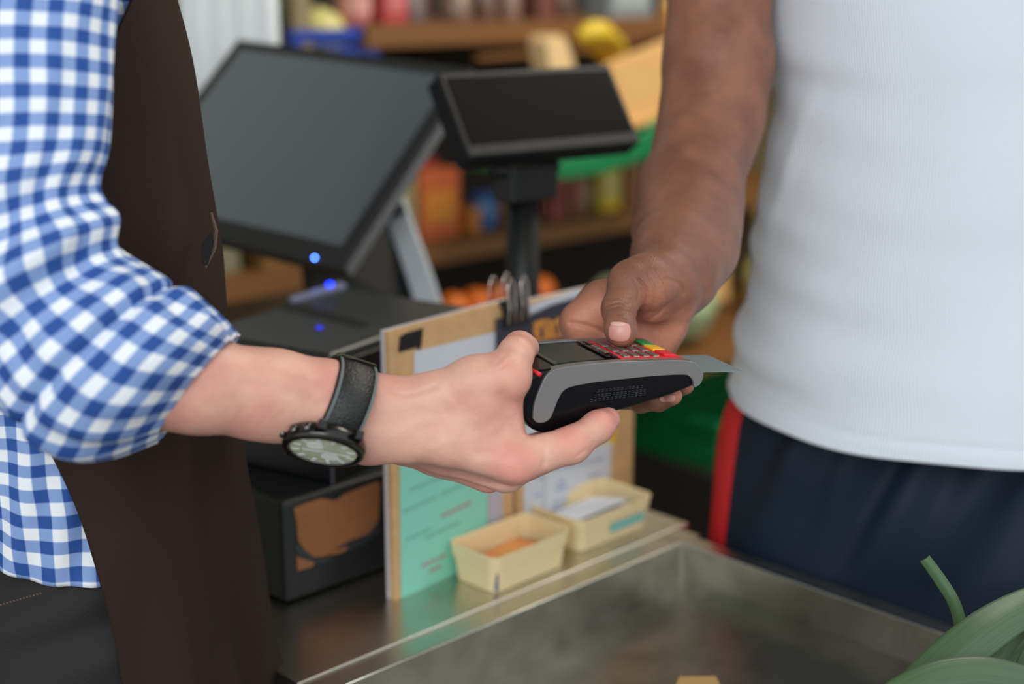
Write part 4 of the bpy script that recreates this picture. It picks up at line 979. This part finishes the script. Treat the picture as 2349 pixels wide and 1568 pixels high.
pack(.150, Zm, .05, .165, .05, (150, 48, 40), None, 'dark red food pack on the middle shelf behind the orange pack', y=.15)
pack(.20, Zm, .03, .055, .05, (190, 120, 40), None, 'small amber pack low on the middle shelf beside orange pack')
jar(.262, Zm, .032, .082, (40, 104, 160), (60, 80, 140), 'blue tin on the middle shelf just left of the display pole', name='blue_tin', cat='tin')
jar(.405, Zm, .026, .09, (196, 180, 156), (210, 200, 180), 'cream white jar on the middle shelf right of the pole')
pack(.475, Zm, .06, .12, .06, (150, 74, 66), (130, 60, 50), 'dull red food pack on the middle shelf under the green crate')
pack(.545, Zm, .055, .11, .06, (128, 84, 50), (150, 90, 70), 'brown food pack on the middle shelf right of the red one')
jar(.598, Zm, .024, .085, (120, 128, 84), (90, 100, 70), 'green jar on the middle shelf beside the yellow pack')
pack(.655, Zm, .075, .135, .06, (204, 172, 30), (186, 180, 110), 'bright yellow food pack on the middle shelf beside the bare forearm')
pack(.745, Zm, .06, .12, .06, (120, 80, 50), None, 'brown food pack hidden behind the bare forearm on the middle shelf')
pack(1.02, Zm, .09, .15, .06, (128, 88, 40), (150, 100, 40), 'brown food pack seen between bare arm and white shirt')
Zt = 1.41
jar(-.10, Zt, .035, .10, (210, 130, 130), (180, 60, 60), 'pink jar at the left end of the top shelf', c2=(222, 160, 150))
pack(-.02, Zt, .07, .10, .06, (176, 66, 64), (200, 110, 110), 'pinkish red food pack on the top shelf beside pink jar')
jar(.055, Zt, .03, .09, (124, 112, 112), (120, 110, 110), 'grey glass jar on the top shelf between red packs')
pack(.13, Zt, .07, .10, .05, (112, 30, 26), None, 'dark red food pack on the top shelf behind round glass jar', y=.16)
jar(.165, Zt-.0, .034, .07, (136, 108, 90), (150, 130, 120), 'squat round glass jar on the top shelf before dark red pack', y=.07)
jar(.27, Zt, .025, .10, (120, 90, 76), (110, 90, 80), 'brownish jar on the top shelf above the pole display')
jar(.345, Zt, .026, .11, (150, 120, 104), (150, 140, 130), 'tan jar on the top shelf above the pole display')
pack(.43, Zt, .06, .10, .06, (112, 66, 54), None, 'rust brown food pack on the top shelf above the bananas')
jar(.52, Zt, .028, .10, (104, 80, 66), (90, 70, 60), 'dark jar on the top shelf above the bananas')
pack(.72, Zt, .16, .11, .08, (132, 142, 142), (160, 170, 172), 'grey box at the right of the top shelf beside bare upper arm')
# blue crate with lemons at the left, on a bracket shelf
b = B(); b.box(-.60, -.165, .0, .40, 1.275, 1.30); o = b.build('shelf_board', SHW, unit, bevel=.002)
def crate(x, y, z, L, D, H, m, label, M=None, name='plastic_crate', cat='crate', slats=3):
    r = thing(name, label, cat, mw=(M if M is not None else gp(x, y, z)))
    b = B(); b.box(-L/2, L/2, -D/2, D/2, 0, .006); b.build('crate_bottom', m, r)
    sh = H/slats
    b = B()
    for k in range(slats):
        z0 = .006+k*sh; z1 = z0+sh*.72
        b.box(-L/2, L/2, -D/2, -D/2+.006, z0, z1); b.box(-L/2, L/2, D/2-.006, D/2, z0, z1); b.box(-L/2, -L/2+.006, -D/2, D/2, z0, z1); b.box(L/2-.006, L/2, -D/2, D/2, z0, z1)
    for sx in (-1, 1):
        for sy in (-1, 1): b.box(sx*(L/2-.01)-.011, sx*(L/2-.01)+.011, sy*(D/2-.008)-.009, sy*(D/2-.008)+.009, .003, H)
    b.build('crate_wall', m, r)
    b = B(); b.box(-L/2-.006, L/2+.006, -D/2-.006, -D/2+.006, H-.02, H); b.box(-L/2-.006, L/2+.006, D/2-.006, D/2+.006, H-.02, H); b.box(-L/2-.006, -L/2+.006, -D/2, D/2, H-.02, H); b.box(L/2-.006, L/2+.006, -D/2, D/2, H-.02, H)
    b.build('crate_rim', m, r, bevel=.002); return r
BLU = mat('blue_crate_plastic', (26, 70, 176), .4, var=.2, vscale=10)
crate(-.20, .14, 1.301, .21, .24, .105, BLU, 'blue plastic crate holding a pale fruit behind the monitor top')
def fruit(name, x, y, z, r_, c, label, cat, sy=1.0, M=None, group=None, c2=None):
    b = B(); n_ = 14; prof_ = [(max(.0004, r_*math.sin(math.pi*i/n_)), r_-r_*math.cos(math.pi*i/n_)*sy) for i in range(n_+1)]
    b.lathe(prof_, 24); o = b.build(name, mat('fruit_%d_%d_%d' % c, c, .45, var=.5, vscale=25, color2=c2), smooth=True); o.matrix_basis = gp(x, y, z) if M is None else M; tag(o, label, cat, group); return o
fruit('melon', -.185, .10, 1.325, .06, (222, 214, 150), 'pale yellow melon resting in the blue crate', 'fruit', c2=(214, 200, 30))
pack(-.335, 1.30, .055, .15, .06, (20, 84, 44), (220, 190, 20), 'dark green pack with yellow print left of the blue crate')
pack(-.60+.04, 1.30, .05, .2, .05, (70, 104, 30), None, 'green pack glimpsed between apron and white sheet')
# white sheet hanging left of the monitor
PAPR = mat('hanging_white_sheet', (222, 226, 226), .8, var=.12, vscale=60, stretch=(1, 1, 3))
hs = thing('hanging_sheet', 'tall white sheet hanging behind the monitor top left corner', 'sheet', mw=frame(P(408, -60, 2.35), RT, Vector((0, 1, 0)), CZ))
L_ = PXM(2.35); b = B(); wdt = 226*L_
vs = []; 
for i in range(25):
    x = wdt*i/24; y = .004*math.sin(i*1.1); vs += [(x, y, .14), (x, y, -.46)]
b.add(vs, [(2*i, 2*i+1, 2*i+3, 2*i+2) for i in range(24)]); o = b.build('sheet_cloth', PAPR, hs, smooth=True); md = o.modifiers.new('s', 'SOLIDIFY'); md.thickness = .0015
b = B(); b.tube([(-.02, 0, .145), (wdt+.02, 0, .145)], .006, 10); b.build('hanging_rod', GB, hs, smooth=True)
b = B(); b.tube([(wdt*.2, 0, .15), (wdt*.2, 0, 1.62)], .001, 6); b.tube([(wdt*.8, 0, .15), (wdt*.8, 0, 1.62)], .001, 6); b.build('hanging_wire', WIRE, hs)
# bananas and wooden boxes, green crate
YEL = mat('banana_skin', (226, 188, 44), .5, var=.4, vscale=20, color2=(170, 160, 30))
LWD = mat('light_crate_wood', (222, 174, 108), .65, var=.4, vscale=10, stretch=(1, 1, 6), color2=(200, 146, 84))
GRN = mat('green_crate_plastic', (6, 122, 66), .4, var=.2, vscale=8)
def slplane(x, y, yo):   # pixel -> point on the plane y=yo of the shelving frame
    q = MSi @ on_plane(x, y, SO+SB*yo, SB); return q
YO = -.30
wb = thing('wooden_box', 'large tilted pale wooden display box beside bare upper arm, bananas at its edge', 'box', mw=gp(.6, YO, 0))
Mwi = gp(.6, YO, 0).inverted()
def ppoly(pts, yo, depth, m, name, par, Mi, bevel=.002):
    L = [Mi @ (MS @ slplane(x, y, yo)) for x, y in pts]; k = len(L); dv = Vector((0, depth, 0))
    b = B(); b.add(L+[p+dv for p in L], [tuple(range(k)), tuple(range(2*k-1, k-1, -1))]+[(i, i+k, (i+1) % k+k, (i+1) % k) for i in range(k)]); return b.build(name, m, par, bevel=bevel)
ppoly([(1395,150),(1470,118),(1535,92),(1700,20),(1700,190),(1560,232),(1436,284)], YO, .02, LWD, 'front_board', wb, Mwi)
ppoly([(1385,262),(1440,284),(1700,190),(1700,215),(1444,298),(1380,275)], YO-.01, .25, LWD, 'bottom_board', wb, Mwi)
ppoly([(1100,140),(1390,118),(1700,30),(1700,10),(1390,104),(1100,128)], YO+.24, .02, SHW, 'rear_board', wb, Mwi)
ppoly([(1252,95),(1262,82),(1285,80),(1300,90),(1322,160),(1262,165)], YO+.05, .05, mat('pale_post_wood', (226, 190, 136), .7), 'corner_post', wb, Mwi)
ppoly([(1545,85),(1530,10),(1580,-60),(1600,-60),(1600,60)], YO+.1, .02, LWD, 'side_board', wb, Mwi)
ppoly([(1640,220),(1668,210),(1672,690),(1644,690)], YO+.16, .04, LWD, 'support_post', wb, Mwi)
for i in range(6):
    pts = []
    for k in range(9):
        a = -.9+1.8*k/8; px_ = 1368+i*9+ (26-3*i)*math.sin(a)*.4+ (k-4)*9; py_ = 118-46*math.cos(a)+i*9+(k*3 if i > 3 else 0)
        q = MS @ slplane(px_, py_, YO+.08+.02*i); pts.append(q)
    c = pts[4]; rr = [.004,.012,.019,.023,.024,.023,.019,.012,.004]
    b = B(); b.tube([p-c for p in pts], rr, 10); o = b.build('banana', YEL, smooth=True); o.location = c
    tag(o, '%s banana from left in the bunch on the tilted wooden box' % ['first', 'second', 'third', 'fourth', 'fifth', 'last'][i], 'banana', 'bananas on the wooden box')
gc = thing('green_crate', 'green plastic produce crate below the wooden box, right of pole display', 'crate', mw=gp(.6, YO, 0))
ppoly([(1272,372),(1292,366),(1400,345),(1470,310),(1515,270),(1720,180),(1720,260),(1530,335),(1460,372),(1380,398),(1290,412),(1276,408)], YO-.02, .012, GRN, 'front_wall', gc, Mwi, .004)
ppoly([(1276,402),(1380,390),(1470,362),(1720,250),(1720,262),(1470,374),(1380,400),(1280,414)], YO-.01, .28, GRN, 'crate_bottom', gc, Mwi, .003)
ppoly([(1290,360),(1400,338),(1470,300),(1720,170),(1720,190),(1470,318),(1400,352),(1292,374)], YO+.25, .012, GRN, 'rear_wall', gc, Mwi, .004)
# oranges heap and cabbages on the lower shelf stand
bx = crate(.06, -.165, .645, .34, .25, .18, SHW, 'brown wooden crate full of oranges below the middle shelf', name='wooden_crate')
stand = thing('produce_stand', 'low dark wooden stand carrying orange crate, cabbages and melons before the shelves', 'stand', mw=gp(.7, -.30, 0))
b = B(); b.box(-.85, 1.0, -.03, .28, .62, .644); b.build('stand_top', SHW, stand, bevel=.002)
for sx in (-.83, .98):
    b = B(); b.box(sx-.02, sx+.02, .22, .26, 0, .62); b.build('leg', SHW, stand)
k = 0
for j in range(3):
    for i in range(5):
        fruit('orange', .06-.125+i*.062+random.uniform(-.004,.004), -.235+j*.066, .75+.045*(j == 1)+.02*j, .033, (226, 112, 20), 'orange in the %s row of the brown crate, %s from left' % (['front', 'middle', 'back'][j], ['first', 'second', 'third', 'fourth', 'fifth'][i]), 'orange', group='oranges in the brown crate')
cbm = []
for i, (x, y, z, r_) in enumerate([(.45, -.18, .6445, .105), (.655, -.17, .6445, .098)]):
    o = fruit('cabbage', x, y, z, r_, (176, 196, 150), ['pale green cabbage on the stand behind the customer hand, the left one', 'pale green cabbage on the stand mostly behind the bare wrist'][i], 'cabbage', sy=.92, group='cabbages on the stand', c2=(120, 128, 100))
    md = o.modifiers.new('sub', 'SUBSURF'); md.levels = md.render_levels = 2; tx = bpy.data.textures.new('leaf_wrinkle', 'CLOUDS'); tx.noise_scale = .05; dm = o.modifiers.new('d', 'DISPLACE'); dm.texture = tx; dm.strength = .018
# right of the bare arm
fruit('melon', 1.10, -.12, .646, .075, (210, 194, 118), 'yellow melon stacked between bare forearm and white shirt, lower one', 'fruit', sy=1.2)
fruit('melon', 1.12, -.12, .826, .06, (206, 196, 110), 'yellow melon stacked between bare forearm and white shirt, upper one', 'fruit')
for i, (x, y, r_) in enumerate([(.955, -.27, .04), (1.04, -.27, .045)]):
    fruit('paper_bag', x, y, .641, r_, [(150, 148, 146), (168, 168, 172)][i], ['rumpled grey bag on the stand, left one', 'rumpled pale grey bag on the stand, right one'][i], 'bag', sy=1.1)
crate(1.0, -.20, .375, .80, .3, .12, GRN, 'dark green plastic crate low behind the card reader and fingers')
b = B(); b.box(-.42, .42, -.17, .17, 0, .374); o = b.build('dark_cabinet', DKP, bevel=.004); o.matrix_basis = gp(1.0, -.20, 0); tag(o, 'low dark cabinet carrying the green crate behind the menu board', 'cabinet')
g0 = G(1440, 1085, .05); g1 = G(1700, 1225, .05); dd = (g1-g0); 
b = B(); b.box(-.35, dd.length, -.09, .09, -.05, .0); o = b.build('floor_plank', mat('ochre_plank_wood', (150, 116, 60), .7, var=.4, vscale=8, stretch=(.2, 1, 1)), bevel=.004)
o.matrix_basis = Matrix.Translation(g0) @ Matrix.Rotation(math.atan2(dd.y, dd.x), 4, 'Z'); tag(o, 'ochre wooden plank lying on the floor between counter and customer', 'plank')
# under the monitor, left
pack(-.34, Zm, .10, .10, .08, (132, 96, 44), None, 'brown carton on the middle shelf under the monitor lower edge', y=-.0+.03)
pack(-.455, Zm, .05, .13, .06, (132, 128, 98), None, 'cream pack on the middle shelf near the apron edge')
pack(-.16, .60, .16, .2, .1, (120, 84, 38), None, 'ochre carton on the lower shelf seen beneath the monitor')
bpy.context.view_layer.update()
